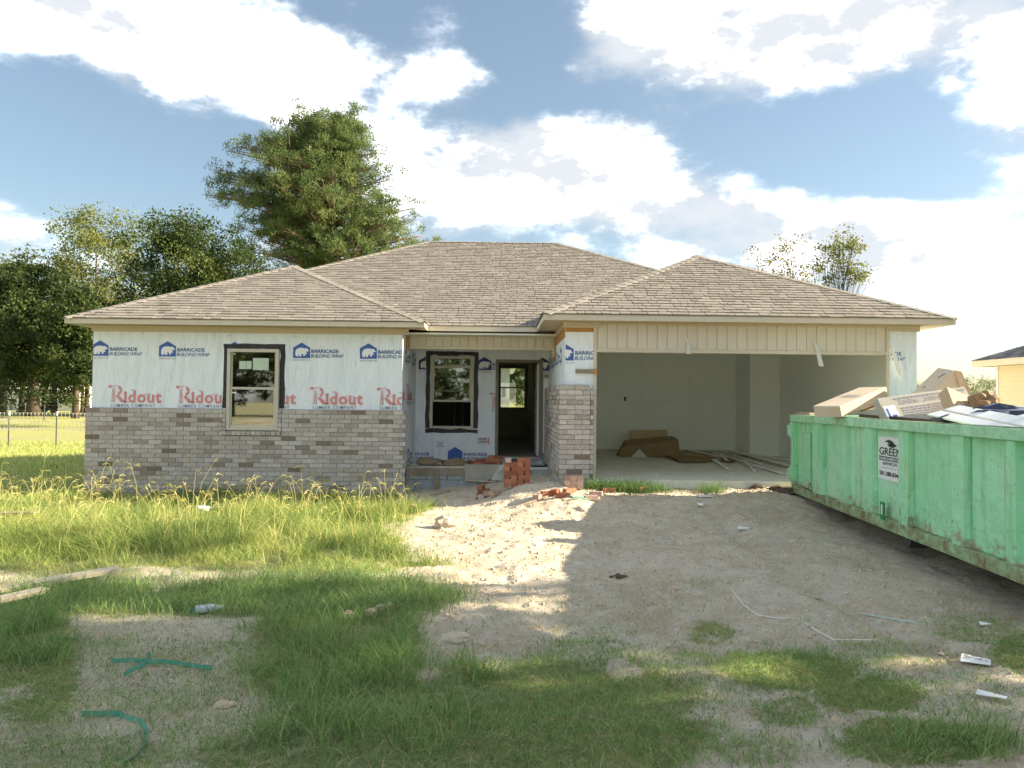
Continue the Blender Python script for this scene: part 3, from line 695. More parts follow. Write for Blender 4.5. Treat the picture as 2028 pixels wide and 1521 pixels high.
def rough_z(x, y):
    near = sstep(40, 14, np.hypot(x, y-8))
    r = (vn.fbm(x*.9, y*.9)-.47)*.15 + (vn.fbm(x*4, y*4, 3)-.44)*.05
    dirt = sstep(-1.2, -.2, x)
    ru = np.exp(-((x-1.35-.12*np.sin(y*.7))/.17)**2)+np.exp(-((x-3.0-.12*np.sin(y*.7+.3))/.17)**2)
    r = r + dirt*((vn2.fbm(x*9, y*9, 3)-.44)*.05 + np.maximum(vn2(x*21, y*21)-.70, 0)*.085 - .06*ru*sstep(4.5, 6, y)*sstep(12, 10.5, y)*(.5+vn(x*2, y*.8)) + .03*np.abs(vn2.fbm(x*2.2, y*5.5, 3)-.45))
    return r*(.25+.75*near)
def gz(x, y):
    x = np.asarray(x, float); y = np.asarray(y, float); return base_z(x, y)+rough_z(x, y)
def G(x, y): return float(gz(x, y))
def on(u, v):
    """point of the ground seen at a pixel"""
    d = ray(u, v); lo, hi = 2.5, 14.0
    for i in range(400):
        y = 2.5+i*.03; p = CAM+d*(y/d.y)
        if p.z < G(p.x, p.y): hi = y; break
        lo = y
    for i in range(12):
        y = (lo+hi)/2; p = CAM+d*(y/d.y)
        if p.z < G(p.x, p.y): hi = y
        else: lo = y
    return Vector((p.x, p.y, G(p.x, p.y)))
# grass cover: ellipses (pixel centre, half sizes, weight) of where the lawn grows, seen on the ground
LAWN = [(1000, 1480, 260, 130, 1.0), (820, 1440, 220, 130, .9), (1150, 1290, 120, 70, .45), (1260, 1470, 200, 80, .8), (1080, 1360, 170, 70, .8), (1560, 1330, 160, 48, 1.0), (1720, 1380, 130, 45, .85), (1410, 1250, 60, 28, .7), (1400, 1170, 60, 16, .35),
        (1230, 1250, 60, 25, .35), (1830, 1480, 190, 55, 1.0), (1560, 1420, 90, 45, .6), (1930, 1250, 110, 40, .55), (2010, 1300, 60, 50, .7), (1880, 1235, 50, 18, .5), (640, 1500, 320, 80, .8), (160, 1500, 300, 60, .55), (60, 1330, 120, 130, .8), (560, 1250, 90, 30, .4), (1480, 1500, 130, 40, .5), (1600, 1240, 60, 20, .3), (990, 1240, 90, 40, .35), (1350, 1340, 260, 60, .42), (1150, 1400, 300, 110, .75), (1700, 1300, 300, 60, .3), (1280, 1200, 220, 40, .22), (1900, 1400, 150, 60, .35)]
MID = [(660, 1290, 190, 110, 1.0), (600, 1180, 330, 50, 1.0), (700, 1230, 150, 60, .8), (40, 1260, 110, 80, 1.0), (620, 1440, 150, 55, .7), (230, 1190, 320, 40, .9), (930, 1330, 55, 28, .9), (1880, 1490, 150, 40, .7), (800, 1200, 60, 40, .5), (860, 1450, 110, 60, .5)]
def ell(lst, u, v):
    m_ = np.zeros_like(u)
    for a, b, ra, rb, w in lst: m_ = np.maximum(m_, w*np.clip(1.35-((u-a)/ra)**2-((v-b)/rb)**2, 0, 1))
    return m_
def tallmask(x, y):
    edge = -1.0+1.5*(vn.fbm(x*.9+5, y*.9)-.47)+.9*(vn2.fbm(x*3.5, y*3.5, 3)-.45)+.35*sstep(9, 7.5, y)
    return sstep(edge+.25, edge-.3, x)*sstep(6.9, 7.7, y+.6*(vn.fbm(x*.8, y*.8)-.5))
def masks(x, y):
    u, v = proj(x, y, 0*x); front = y > 1.5
    nn = vn2.fbm(x*2.6, y*2.6, 4)
    lawn = np.where(front, np.maximum(ell(LAWN, u, v), .42*sstep(-.2, -1.1, x)), .6); mid = np.where(front, ell(MID, u, v), 0); mid = mid*sstep(.30, .55, vn.fbm(x*3.1+7, y*3.1, 4)+.25*mid)
    inside = (y > 12.2) & (x > -1.7) | (y > 13.9) & (x > -7.5) & (y < 27)
    far = ((y > 14) & (x < -7.2)) | (y > 27) | (x > 7.6) & (y > 10)
    lawn = np.where(far, 1, lawn*sstep(.26, .52, nn+.22*lawn)); 
    return np.where(inside & ~far, 0, lawn), np.where(inside, 0, mid), np.where(inside, 0, tallmask(x, y)*(y < 14.0)*(y > 4))
def axis(lo, hi, f0, f1, step, grow):
    a = list(np.arange(f0, f1, step)); s = step
    while a[-1] < hi: s *= grow; a.append(a[-1]+s)
    s = step; b = []
    p = f0
    while p > lo: s *= grow; p -= s; b.append(p)
    return np.array(b[::-1]+a)
gx = axis(-900, 900, -7.5, 7.6, .045, 1.22); gy = axis(-300, 1200, 2.9, 14.2, .042, 1.2)
GX, GY = np.meshgrid(gx, gy); GZ = gz(GX, GY)
V = np.stack([GX, GY, GZ], -1).reshape(-1, 3); nx, ny = len(gx), len(gy)
i0 = (np.arange(ny-1)[:, None]*nx+np.arange(nx-1)[None]).ravel()
F_ = np.stack([i0, i0+1, i0+nx+1, i0+nx], -1)
M = bpy.data.materials.new('dirt_and_turf'); M.use_nodes = True; t = M.node_tree; n = t.nodes; l = t.links; b = n['Principled BSDF']
b.inputs['Roughness'].default_value = .97; b.inputs['Specular IOR Level'].default_value = .08
co = n.new('ShaderNodeTexCoord'); 
def gnoise(s, d=6, r=.6):
    z = n.new('ShaderNodeTexNoise'); z.inputs['Scale'].default_value = s; z.inputs['Detail'].default_value = d; z.inputs['Roughness'].default_value = r; l.new(co.outputs['Object'], z.inputs['Vector']); return z.outputs[0]
def grange(x, a, c_, lo=0, hi=1):
    z = n.new('ShaderNodeMapRange'); l.new(x, z.inputs[0]); z.inputs[1].default_value = a; z.inputs[2].default_value = c_; z.inputs[3].default_value = lo; z.inputs[4].default_value = hi; return z.outputs[0]
def gmix(f, a, c_):
    z = n.new('ShaderNodeMix'); z.data_type = 'RGBA'; l.new(f, z.inputs[0])
    for i, q in ((6, a), (7, c_)):
        if isinstance(q, tuple): z.inputs[i].default_value = (*q, 1)
        else: l.new(q, z.inputs[i])
    return z.outputs[2]
clay = gmix(grange(gnoise(1.1, 8, .68), .42, .58), (.63, .52, .38), (.76, .665, .525))
clay = gmix(grange(gnoise(5, 9, .7), .48, .62), clay, (.78, .70, .575))
clay = gmix(grange(gnoise(34, 5, .7), .575, .68), clay, (.27, .205, .14))
clay = gmix(grange(gnoise(120, 2), .60, .75), clay, (.60, .53, .44))
turf = gmix(grange(gnoise(14), .35, .65), (.22, .24, .09), (.44, .39, .22))
turf = gmix(grange(gnoise(.12), .4, .6), turf, (.36, .37, .11))
at = n.new('ShaderNodeAttribute'); at.attribute_name = 'cover'
fac = n.new('ShaderNodeMath'); fac.operation = 'MULTIPLY_ADD'; l.new(gnoise(22, 5, .7), fac.inputs[0]); fac.inputs[1].default_value = .9; l.new(at.outputs['Fac'], fac.inputs[2])
l.new(gmix(grange(fac.outputs[0], .76, .98), clay, turf), b.inputs['Base Color'])
bp = n.new('ShaderNodeBump'); bp.inputs['Strength'].default_value = 1; bp.inputs['Distance'].default_value = .045; l.new(gnoise(45, 8, .7), bp.inputs['Height'])
bp2 = n.new('ShaderNodeBump'); bp2.inputs['Strength'].default_value = .6; bp2.inputs['Distance'].default_value = .012; l.new(gnoise(190, 3, .6), bp2.inputs['Height']); l.new(bp.outputs[0], bp2.inputs['Normal'])
l.new(bp2.outputs[0], b.inputs['Normal'])
ground = npmesh('ground', V, F_, M, smooth=True); tag(ground, 'bare tan clay yard and driveway with worn turf', 'ground', kind='structure')
lw_, md_, tl_ = masks(V[:, 0], V[:, 1]); cov_ = np.clip(np.maximum(np.maximum(lw_*.75, md_*.9), tl_), 0, 1)
a = ground.data.attributes.new('cover', 'FLOAT', 'POINT'); a.data.foreach_set('value', cov_.astype(np.float32))

# ------------------------------------------------------------------ grass
GT = [(.09, .165, .05), (.175, .295, .09), (.30, .43, .145), (.46, .51, .22), (.64, .58, .35)]
m_grass = mat('grass_blade', (.1, .2, .05), .6, tint=GT, transl=.42, spec=.2)
m_tall = mat('tall_grass_blade', (.1, .2, .05), .6, tint=[(.10, .175, .045), (.24, .34, .09), (.42, .48, .14), (.60, .58, .22), (.72, .65, .34)], transl=.45, spec=.2)
def blades(name, xy, h, w, lean, tint, material, seg=2, label=None):
    k = len(xy); x, y = xy[:, 0], xy[:, 1]; z = gz(x, y)-.01; th = rng.random(k)*2*np.pi; ld = rng.random(k)*2*np.pi
    dx, dy = np.cos(ld), np.sin(ld); sx, sy_ = np.cos(th)*w/2, np.sin(th)*w/2
    V = []; 
    for j in range(seg+1):
        f = j/seg; bend = lean*h*f**1.8; zz = z+h*(f-.35*np.minimum(lean, 1.6)*f**2.2); cx = x+dx*bend; cy_ = y+dy*bend
        ww = (1-f**1.5) if j < seg else 0
        if j < seg: V += [np.stack([cx-sx*ww, cy_-sy_*ww, zz], -1), np.stack([cx+sx*ww, cy_+sy_*ww, zz], -1)]
        else: V += [np.stack([cx, cy_, zz], -1)]
    nv = len(V); V = np.stack(V, 1).reshape(-1, 3); o = np.arange(k)[:, None]*nv; T_ = []
    for j in range(seg-1): T_ += [[2*j, 2*j+1, 2*j+3], [2*j, 2*j+3, 2*j+2]]
    T_ += [[2*seg-2, 2*seg-1, 2*seg]]
    F = (o[:, :, None]+np.array(T_)[None]).reshape(-1, 3)
    ob = npmesh(name, V, F, material, tint=np.repeat(np.clip(tint, 0, 1), len(T_))); tag(ob, label, 'grass', kind='stuff'); return ob
def scatter(n_, x0, x1, y0, y1, prob):
    x = rng.uniform(x0, x1, n_); y = rng.uniform(y0, y1, n_); k = rng.random(n_) < prob(x, y); return np.stack([x[k], y[k]], -1)
# short lawn: denser towards the viewer, where single blades show
p = np.concatenate([scatter(150000, -3.6, 3.9, 3.0, 5.2, lambda x, y: masks(x, y)[0]), scatter(90000, -6, 5.2, 5.2, 8.6, lambda x, y: masks(x, y)[0])])
q = vn.fbm(p[:, 0]*2, p[:, 1]*2); k = len(p)
blades('lawn_grass', p, rng.uniform(.025, .075, k)*(.6+.9*q), rng.uniform(.0035, .006, k), rng.uniform(.3, 1.3, k), rng.normal(.36, .17, k)+.25*(q-.5), m_grass, 2, 'short patchy green lawn grass over the bare clay')
p = np.concatenate([scatter(90000, -4.5, 4.2, 3.0, 5.6, lambda x, y: masks(x, y)[1]*.8*sstep(.3, .5, vn2.fbm(x*3.3+2, y*3.3))), scatter(52000, -6.5, 1.5, 5.6, 8.2, lambda x, y: np.maximum(masks(x, y)[1], 0)*.9)])
q = vn.fbm(p[:, 0]*3, p[:, 1]*3); k = len(p)
blades('clump_grass', p, rng.uniform(.08, .24, k)*(.5+q), rng.uniform(.004, .008, k), rng.uniform(.3, 1.4, k), rng.normal(.34, .18, k), m_grass, 3, 'knee-low clumps of arching green grass in the front yard')
tp = lambda x, y: masks(x, y)[2]*(.12+.88*sstep(.38, .52, vn.fbm(x*1.7+9, y*1.7)))
p = scatter(150000, -10.5, .3, 6.7, 13.95, tp); q = vn.fbm(p[:, 0]*1.3+4, p[:, 1]*1.3); k = len(p)
hh = (.11+.27*sstep(7.0, 8.8, p[:, 1])*(1-.45*sstep(10.5, 12.5, p[:, 1])))*(.35+1.3*q)*rng.uniform(.45, 1.15, k)
blades('tall_grass', p, hh, rng.uniform(.004, .008, k), rng.uniform(.3, 1.7, k), rng.normal(.31, .23, k)+.9*(vn2.fbm(p[:, 0]*1.6, p[:, 1]*1.6)-.47), m_tall, 3, 'tall yellow-green overgrown grass in front of the left wing')
p = scatter(60000, -24, -7.3, 12, 34, lambda x, y: (x < -7.5) & (np.abs(proj(x, y, 0*x)[0]) < 500)); k = len(p)
blades('field_grass', p, rng.uniform(.06, .22, k), rng.uniform(.01, .025, k), rng.uniform(.3, 1.2, k), rng.normal(.5, .2, k), m_tall, 2, 'rough pasture grass beside and behind the house')
# dead thatch lying in the worn turf
p = scatter(60000, -4.2, 4.2, 3.0, 7.2, lambda x, y: np.clip(.25*sstep(-.4, -1.2, x)+.55*masks(x, y)[0]+.10, 0, 1)*.8); k = len(p)
blades('dead_thatch', p, rng.uniform(.03, .09, k), rng.uniform(.003, .005, k), rng.uniform(1.2, 2.6, k), rng.normal(.85, .18, k), m_grass, 2, 'dry straw-coloured thatch lying in the worn turf')
# weeds along the garage slab edge
pp = []
for u, v, r, c_ in [(1215, 965, .55, 900), (1270, 968, .4, 500), (1385, 963, .22, 260), (1180, 960, .25, 300)]:
    a = on(u, v); pp.append(np.stack([rng.normal(a.x, r*.6, c_), rng.normal(min(a.y, 12.15), .10, c_)], -1))
p = np.concatenate(pp); k = len(p)
blades('weed_grass', p, rng.uniform(.08, .34, k), rng.uniform(.005, .010, k), rng.uniform(.3, 1.4, k), rng.normal(.12, .12, k), m_grass, 3, 'dark green weeds along the edge of the garage slab')
# seed stalks that stand above the tall grass
mb = MB(); p = scatter(1500, -8, -.8, 8.3, 13.6, lambda x, y: masks(x, y)[2]*.36)
for x, y in p:
    z = G(x, y); h = random.uniform(.28, .62)*(1.25 if random.random() < .12 else .8); a = random.uniform(0, 6.28); ln = random.uniform(.05, .25); tt = random.uniform(.65, 1)
    pts = [Vector((x, y, z)), Vector((x+.3*ln*math.cos(a), y+.3*ln*math.sin(a), z+h*.6)), Vector((x+ln*math.cos(a), y+ln*math.sin(a), z+h))]
    mb.tube(pts, [.0028, .0024, .0016], 3, tt, False)
    for j in range(random.choice([2, 3, 4])):
        b2 = a+random.uniform(-1.2, 1.2); q = pts[-1]; e = q+Vector((math.cos(b2)*.10, math.sin(b2)*.10, random.uniform(-.02, .05))); mb.tube([q, q.lerp(e, .5)+Vector((0, 0, .02)), e], [.002, .0035, .002], 3, tt, False)
tag(mb.build('seed_stalks', m_tall), 'straw-coloured seed stalks standing above the tall grass', 'grass', kind='stuff')

# ------------------------------------------------------------------ trees
m_bark = mat('bark', (.11, .085, .065), .95, var=(.06, .045, .035), vscale=3, bump=.6, bscale=8, bdist=.05)
m_pbark = mat('pine_bark', (.20, .13, .09), .95, var=(.11, .075, .055), vscale=3, bump=.6, bscale=8, bdist=.05)
LT = {'dark': [(.025, .045, .014), (.05, .08, .022), (.105, .13, .032)], 'mid': [(.045, .075, .02), (.09, .13, .032), (.17, .185, .045)], 'pale': [(.08, .11, .03), (.16, .185, .05), (.26, .26, .07)], 'pine': [(.05, .095, .032), (.11, .16, .05), (.22, .25, .085)], 'gold': [(.10, .10, .03), (.19, .165, .05), (.28, .235, .07)]}
m_leaf = {k: mat(k+'_leaves', (.1, .1, .1), .55, tint=v, transl=.42, spec=.25) for k, v in LT.items()}
def leafcards(ctr, rad, per, size, flat=1.0):
    """diamond leaves scattered round cluster centres"""
    k = len(ctr)*per; C_ = np.repeat(np.asarray(ctr), per, 0); R_ = np.repeat(np.asarray(rad), per)
    d = rng.normal(size=(k, 3)); d /= np.linalg.norm(d, axis=1)[:, None]; r = rng.random(k)**.45
    P = C_+d*(R_*r)[:, None]*np.array([1, 1, flat]); a = rng.normal(size=(k, 3)); a /= np.linalg.norm(a, axis=1)[:, None]
    b_ = np.cross(a, rng.normal(size=(k, 3))); b_ /= np.linalg.norm(b_, axis=1)[:, None]; s = size*rng.uniform(.6, 1.3, k)[:, None]
    V = np.stack([P-a*s*.5, P+b_*s*.28, P+a*s*.5, P-b_*s*.28], 1).reshape(-1, 3); F = np.arange(k*4).reshape(-1, 4)
    tint = np.clip(np.repeat(rng.normal(.5, .2, len(ctr)), per)+rng.normal(0, .14, k), 0, 1)
    return V, F, tint
def tree(name, base, Ht, ells, ncl, per, size, kind, label, trunk_r, group=None, stems=1, crad=.085, limbs=16, bark=None):
    base = Vector(base); t = empty(name, base, label, 'tree', group); ctr = []; rad = []
    for j in range(ncl):
        e = random.choices(ells, weights=[q[3]*q[4]*q[5] for q in ells])[0]
        d = Vector((random.gauss(0, 1), random.gauss(0, 1), random.gauss(0, 1))).normalized()*random.random()**.38
        w = 1+.22*math.sin(3.1*d.x+5*d.z+j % 3)
        ctr.append((e[0]+d.x*e[3]*w, e[1]+d.y*e[4]*w, e[2]+d.z*e[5]*w)); rad.append(Ht*crad*random.uniform(.5, 1.3))
    V, F, ti = leafcards(ctr, rad, per, size, .75); o = npmesh('crown', V, F, m_leaf[kind], t, ti)
    mb = MB(); topz = max(e[2] for e in ells)
    for s in range(stems):
        off = Vector((random.uniform(-.3, .3)*s, random.uniform(-.3, .3)*s, 0)); e = ells[s % len(ells)]
        pts = [off+Vector((0, 0, -.3)), off*1.2+Vector((e[0]*.1, e[1]*.1, Ht*.15)), Vector((e[0]*.5, e[1]*.5, Ht*.42))+off, Vector((e[0], e[1], e[2]+e[5]*.3))]
        mb.tube(pts, [trunk_r*1.3, trunk_r, trunk_r*.65, trunk_r*.18], 8)
        for j in range(limbs//stems):
            c_ = Vector(ctr[(j*stems+s) % len(ctr)] if limbs > 20 else random.choice(ctr)); f = random.uniform(.25, .8); st = pts[1].lerp(pts[3], f); md = st.lerp(c_, .55)+Vector((0, 0, -.02*Ht)); r_ = trunk_r*.36*(1-f*.6)
            mb.tube([st, md, c_], [r_, r_*.6, r_*.2], 5)
    mb.build('trunk', bark or m_bark, t, smooth=True); return t
def spot(u, Y): p = atY(u, 800, Y); return (p.x, Y, G(p.x, Y))
def px(u0, u1, v0, v1, Y, base, dep=1.0):
    a = atY(u0, v1, Y); b = atY(u1, v0, Y); return ((a.x+b.x)/2-base[0], 0, (a.z+b.z)/2-base[2], (b.x-a.x)/2, (b.x-a.x)/2*dep, (b.z-a.z)/2)
BK = 'trees along the pasture'
def place(name, u, Y, boxes, kind, label, ncl, per, size, tr, **k):
    b_ = spot(u, Y); es = [px(*q, Y, b_) for q in boxes]; Ht = max(e[2]+e[5] for e in es); return tree(name, b_, Ht, es, ncl, per, size, kind, label, tr, **k)
place('oak_tree', 66, 78, [(-60, 190, 545, 790), (-20, 130, 500, 650)], 'dark', 'dark spreading oak with a forked trunk behind the wire fence', 330, 130, .34, .55, group=BK)
place('hardwood_tree', 190, 96, [(80, 300, 420, 640), (130, 250, 405, 520), (60, 320, 560, 790)], 'pale', 'tall pale yellow-green hardwood rising above the dark oaks', 330, 125, .32, .4, group=BK)
place('oak_tree', 345, 84, [(250, 450, 430, 640), (230, 480, 560, 800), (300, 410, 415, 520)], 'dark', 'dense dark oak standing behind the left end of the roof', 380, 130, .34, .5, group=BK)
place('oak_tree', 5, 90, [(-110, 90, 510, 790)], 'dark', 'dark oak at the open end of the pasture with a pale gap below', 260, 110, .36, .4, group=BK)
place('oak_tree', 450, 88, [(380, 530, 450, 620), (370, 600, 520, 790)], 'dark', 'dark oak whose crown meets the foot of the big pine', 300, 120, .34, .4, group=BK)
place('oak_tree', 150, 72, [(90, 215, 580, 785), (110, 190, 560, 700)], 'dark', 'smaller dark oak just left of the house corner', 220, 110, .32, .3, group=BK)
for u, Y, r in [(43, 92, .3), (88, 100, .3), (107, 88, .32), (172, 95, .3), (163, 99, .22)]:
    b_ = spot(u, Y); tree('hardwood_tree', b_, 12, [(0, 0, 9, 3.2, 3, 3.4)], 50, 50, .4, 'mid', 'slender hardwood with a bare lower trunk in the far row', r, group='far row of slender trunks', limbs=6)
# the big pine
def pine():
    Y = 52; b_ = spot(660, Y); t = empty('pine_tree', b_, 'towering broad-crowned pine behind the house', 'tree'); B = Vector(b_)
    prof = [(228, 625, 690), (245, 578, 718), (270, 535, 735), (300, 490, 755), (330, 425, 775), (370, 405, 798), (400, 400, 828), (430, 420, 850), (460, 470, 868), (490, 490, 880), (530, 500, 885), (570, 510, 880)]
    mb = MB(); tips = []; trad = []
    top = atY(655, 228, Y)-B; trunk = [Vector((0, 0, -.5)), Vector((.2, 0, top.z*.3)), Vector((-.2, 0, top.z*.6)), Vector((top.x*.7, 0, top.z*.85)), top]
    mb.tube(trunk, [.5, .42, .32, .16, .04], 8)
    def tr(f):
        f = f*4; i = min(int(f), 3); return trunk[i].lerp(trunk[i+1], f-i)
    for j in range(230):
        v = 236+324*(j/230)**.9+random.uniform(-8, 8); v = min(max(v, 232), 560); i = max(k for k in range(len(prof)) if prof[k][0] <= v); i = min(i, len(prof)-2); f = (v-prof[i][0])/(prof[i+1][0]-prof[i][0])
        l0 = prof[i][1]+f*(prof[i+1][1]-prof[i][1]); r0 = prof[i][2]+f*(prof[i+1][2]-prof[i][2]); a = j*2.399+random.uniform(-.5, .5)
        zt = (atY(660, v, Y)-B).z; cx = (atY((l0+r0)/2, v, Y)-B).x; rx = (atY(r0, v, Y).x-atY(l0, v, Y).x)/2
        q = random.uniform(.45, .97); tip = Vector((cx+rx*q*math.cos(a), rx*.85*q*math.sin(a), zt)); st = tr(min(max((zt-.8-.3*rx*q)/top.z, .2), .96))
        mid = st.lerp(tip, .5)+Vector((0, 0, -.25)); rr = .035+.014*(tip-st).length
        mb.tube([st, mid, tip], [rr, rr*.6, .025], 5)
        for s in range(7):                                         # foliage pads along the outer half of the limb
            f2 = random.uniform(.35, 1.02); p = (mid.lerp(tip, (f2-.35)/.65))+Vector((random.gauss(0, .55), random.gauss(0, .55), random.gauss(.2, .25)))
            mb.tube([st.lerp(tip, max(f2-.25, .2)), p], [.03, .012], 3, cap=False)
            for z in range(3): tips.append(p+Vector((random.gauss(0, .32), random.gauss(0, .32), random.gauss(.08, .14)))); trad.append(random.uniform(.26, .46))
    for j in range(150):                                           # inner foliage
        v = random.uniform(236, 560); i = max(k for k in range(len(prof)) if prof[k][0] <= max(v, 229)); i = min(i, len(prof)-2); f = (v-prof[i][0])/(prof[i+1][0]-prof[i][0])
        l0 = prof[i][1]+f*(prof[i+1][1]-prof[i][1]); r0 = prof[i][2]+f*(prof[i+1][2]-prof[i][2]); a = random.uniform(0, 6.283); q = random.random()**.5*.9
        zt = (atY(660, v, Y)-B).z; cx = (atY((l0+r0)/2, v, Y)-B).x; rx = (atY(r0, v, Y).x-atY(l0, v, Y).x)/2; p = Vector((cx+rx*q*math.cos(a), rx*.85*q*math.sin(a), zt))
        for z in range(3): tips.append(p+Vector((random.gauss(0, .3), random.gauss(0, .3), random.gauss(0, .18)))); trad.append(random.uniform(.28, .48))
    mb.build('trunk', m_pbark, t, smooth=True)
    k = 34; C_ = np.repeat(np.array([tuple(q) for q in tips]), k, 0); R_ = np.repeat(np.array(trad), k); n_ = len(C_)
    d = rng.normal(size=(n_, 3)); d /= np.linalg.norm(d, axis=1)[:, None]; P = C_+d*(R_*rng.random(n_)**.5)[:, None]*np.array([1, 1, .7])
    e = d*.7+rng.normal(size=(n_, 3))*.5+np.array([0, 0, .4]); e /= np.linalg.norm(e, axis=1)[:, None]; sd = np.cross(e, rng.normal(size=(n_, 3))); sd /= np.linalg.norm(sd, axis=1)[:, None]
    ln = rng.uniform(.14, .27, n_)[:, None]
    V = np.stack([P+sd*.028, P-sd*.028, P+e*ln], 1).reshape(-1, 3); F = np.arange(n_*3).reshape(-1, 3)
    ti = np.clip(np.repeat(np.repeat(rng.normal(.5, .16, len(tips)//3+1), 3)[:len(tips)], k)+rng.normal(0, .12, n_), 0, 1)
    npmesh('crown', V, F, m_leaf['pine'], t, ti)
pine()
# loose young tree beyond the garage roof
place('young_tree', 1600, 36, [(1485, 1590, 480, 575), (1530, 1600, 455, 540), (1580, 1640, 500, 575)], 'gold', 'thin half-bare young tree behind the garage roof', 60, 20, .13, .06, stems=3, crad=.05, limbs=60)
place('young_tree', 1640, 35, [(1612, 1655, 470, 580), (1640, 1700, 460, 520), (1650, 1722, 515, 565)], 'pale', 'leafier young tree leaning right behind the garage roof', 80, 30, .13, .07, stems=3, crad=.045, limbs=78)
# trees beyond the right end and out of view: across the lane (mirrored in the panes) and on the next lot (they shade the yard)
place('oak_tree', 1000, 46, [(960, 1060, 690, 800)], 'mid', 'bushy green tree seen through the rear window', 60, 70, .25, .2)
for x, y, h in [(-19, -52, 10), (-6, -54, 10), (-28, -53, 11), (-24, -58, 12), (-11, -56, 10)]:
    tree('roadside_tree', (x, y, 0), h, [(0, 0, h*.52, h*.42, h*.4, h*.46)], 90, 60, .4, 'dark', 'roadside tree across the lane, mirrored in the window panes', .3, group='trees across the lane')
tree('shade_tree', (18, 4.2, 0), 13, [(0, 0, 7.0, 4, 4.6, 5.4), (0, -1, 5, 4, 4, 3.5)], 150, 60, .42, 'mid', 'broad shade tree on the next lot nearest the neighbouring house', .45, group='shade trees on the next lot', crad=.1)
tree('shade_tree', (19, -3.5, 0), 14, [(0, 0, 7.5, 4.5, 5, 6.2)], 140, 60, .42, 'mid', 'broad shade tree on the next lot nearest the lane', .45, group='shade trees on the next lot', crad=.1)
# far wooded ridge at the right
k = 1600; xx = rng.uniform(125, 200, k); yy = 260+rng.uniform(-12, 12, k); hh = 7+3.5*vn.fbm(xx*.06, xx*0)*2
ctr = np.stack([xx*1.6, yy*1.6, rng.random(k)**.6*hh*1.5], -1); V, F, ti = leafcards(ctr, np.full(k, 1.7), 22, .6)
tag(npmesh('far_woods', V, F, m_leaf['mid'], None, ti), 'far wooded ridge between the post and the yellow neighbour house', 'woods', kind='stuff')
k = 2500; xx = rng.uniform(-190, -20, k); yy = 150+rng.uniform(-9, 9, k); ctr = np.stack([xx, yy, 3.4+rng.random(k)*9], -1); V, F, ti = leafcards(ctr, np.full(k, 1.3), 10, .8)
tag(npmesh('far_woods', V, F, m_leaf['dark'], None, ti), 'dark band of woods closing the pasture behind the oaks', 'woods', kind='stuff')
# ------------------------------------------------------------------ pasture fence and buildings
m_wire = mat('galvanised_wire', (.62, .62, .52), .5, metal=.2); m_post = mat('steel_post', (.10, .10, .09), .7)
YF = 31.0
fence = empty('wire_fence', (atY(90, 850, YF).x, YF, -.3), 'pale welded-wire panel fence with white-topped posts across the pasture', 'fence'); FI = Matrix.Translation(-Vector(fence.location))
def fpart(o): o.parent = fence; o.matrix_parent_inverse = FI; return o
xa, xb = atY(-60, 850, YF).x, -7.0
zt_ = atY(90, 818, YF).z; zb_ = atY(90, 853, YF).z
u = -52
while u < 260:
    x = atY(u, 840, YF).x
    if x < xb: fpart(MB().tube([(x, YF, zb_-.02), (x, YF, zt_)], .008, 5).build('picket', m_wire))
    u += 7.55
for z in (zt_, zb_+.02, (zt_+zb_)/2): fpart(MB().tube([(xa, YF+.012, z), (xb, YF+.012, z)], .006, 4).build('rail_wire', m_wire))
for u in (-78, 16.5, 111, 206):
    x = atY(u, 840, YF).x; po = fpart(MB().box(x-.02, x+.02, YF+.02, YF+.06, -.5, zt_-.1).build('post', m_post)); cp_ = MB().box(x-.03, x+.03, YF+.01, YF+.07, zt_-.1, zt_+.06).build('post_cap', m_white); cp_.parent = po
Y2 = 62.0
f2 = empty('wire_fence', (-30, Y2, -.3), 'dark thin fence line at the foot of the oaks', 'fence')
for i in range(12):
    x = -58+i*3.6; MB().box(x-.03+30, x+.03+30, -.03, .03, 0, 1.25).build('post', m_post, f2)
for z in (.45, .8, 1.2): MB().tube([(-30, .03, z), (12, .03, z)], .012, 4).build('rail_wire', m_post, f2)
m_pale = mat('pale_metal_siding', (.66, .66, .62), .6, var=(.6, .6, .56), vscale=.6); m_win = mat('dark_window', (.03, .035, .035), .2, spec=.5)
def shed(x0, x1, y, z1, label, wins, mt=m_pale, ridge=1.0):
    t = empty('farm_building', ((x0+x1)/2, y, 0), label, 'building'); cx = (x0+x1)/2; w = (x1-x0)/2
    MB().box(-w, w, 0, 8, -.6, z1).build('wall', mt, t); MB().prism([(-w-.3, -.4, z1), (-w-.3, 8.4, z1), (-w-.3, 4, z1+ridge)], (2*w+.6, 0, 0)).build('roof', mat('pale_metal_roof', (.5, .5, .48), .5), t)
    for a, b, z0, zz in wins: wn = MB().box(a-cx, b-cx, -.04, .05, z0, zz).build('window', m_white, t); MB().box(a-cx+.08, b-cx-.08, -.06, .02, z0+.08, zz-.08).build('pane', m_win, wn)
    return t
a0, a1 = atY(12, 800, 112).x, atY(150, 800, 112).x
shed(a0, a1, 112, 2.6, 'long white low building glimpsed between the oak trunks', [(atY(92, 800, 112).x, atY(105, 800, 112).x, .3, 1.5), (atY(20, 800, 112).x, atY(30, 800, 112).x, .4, 1.4)])
shed(atY(158, 800, 118).x, atY(215, 800, 118).x, 118, 2.2, 'small white building just left of the house corner', [(atY(180, 800, 118).x, atY(186, 800, 118).x, .3, 1.3)])
# building seen through the rear window
t = shed(-1.2, .62, 36, 3.2, 'white outbuilding seen through the rear window', [(.18, .5, 1.75, 2.35)], m_white, .6)

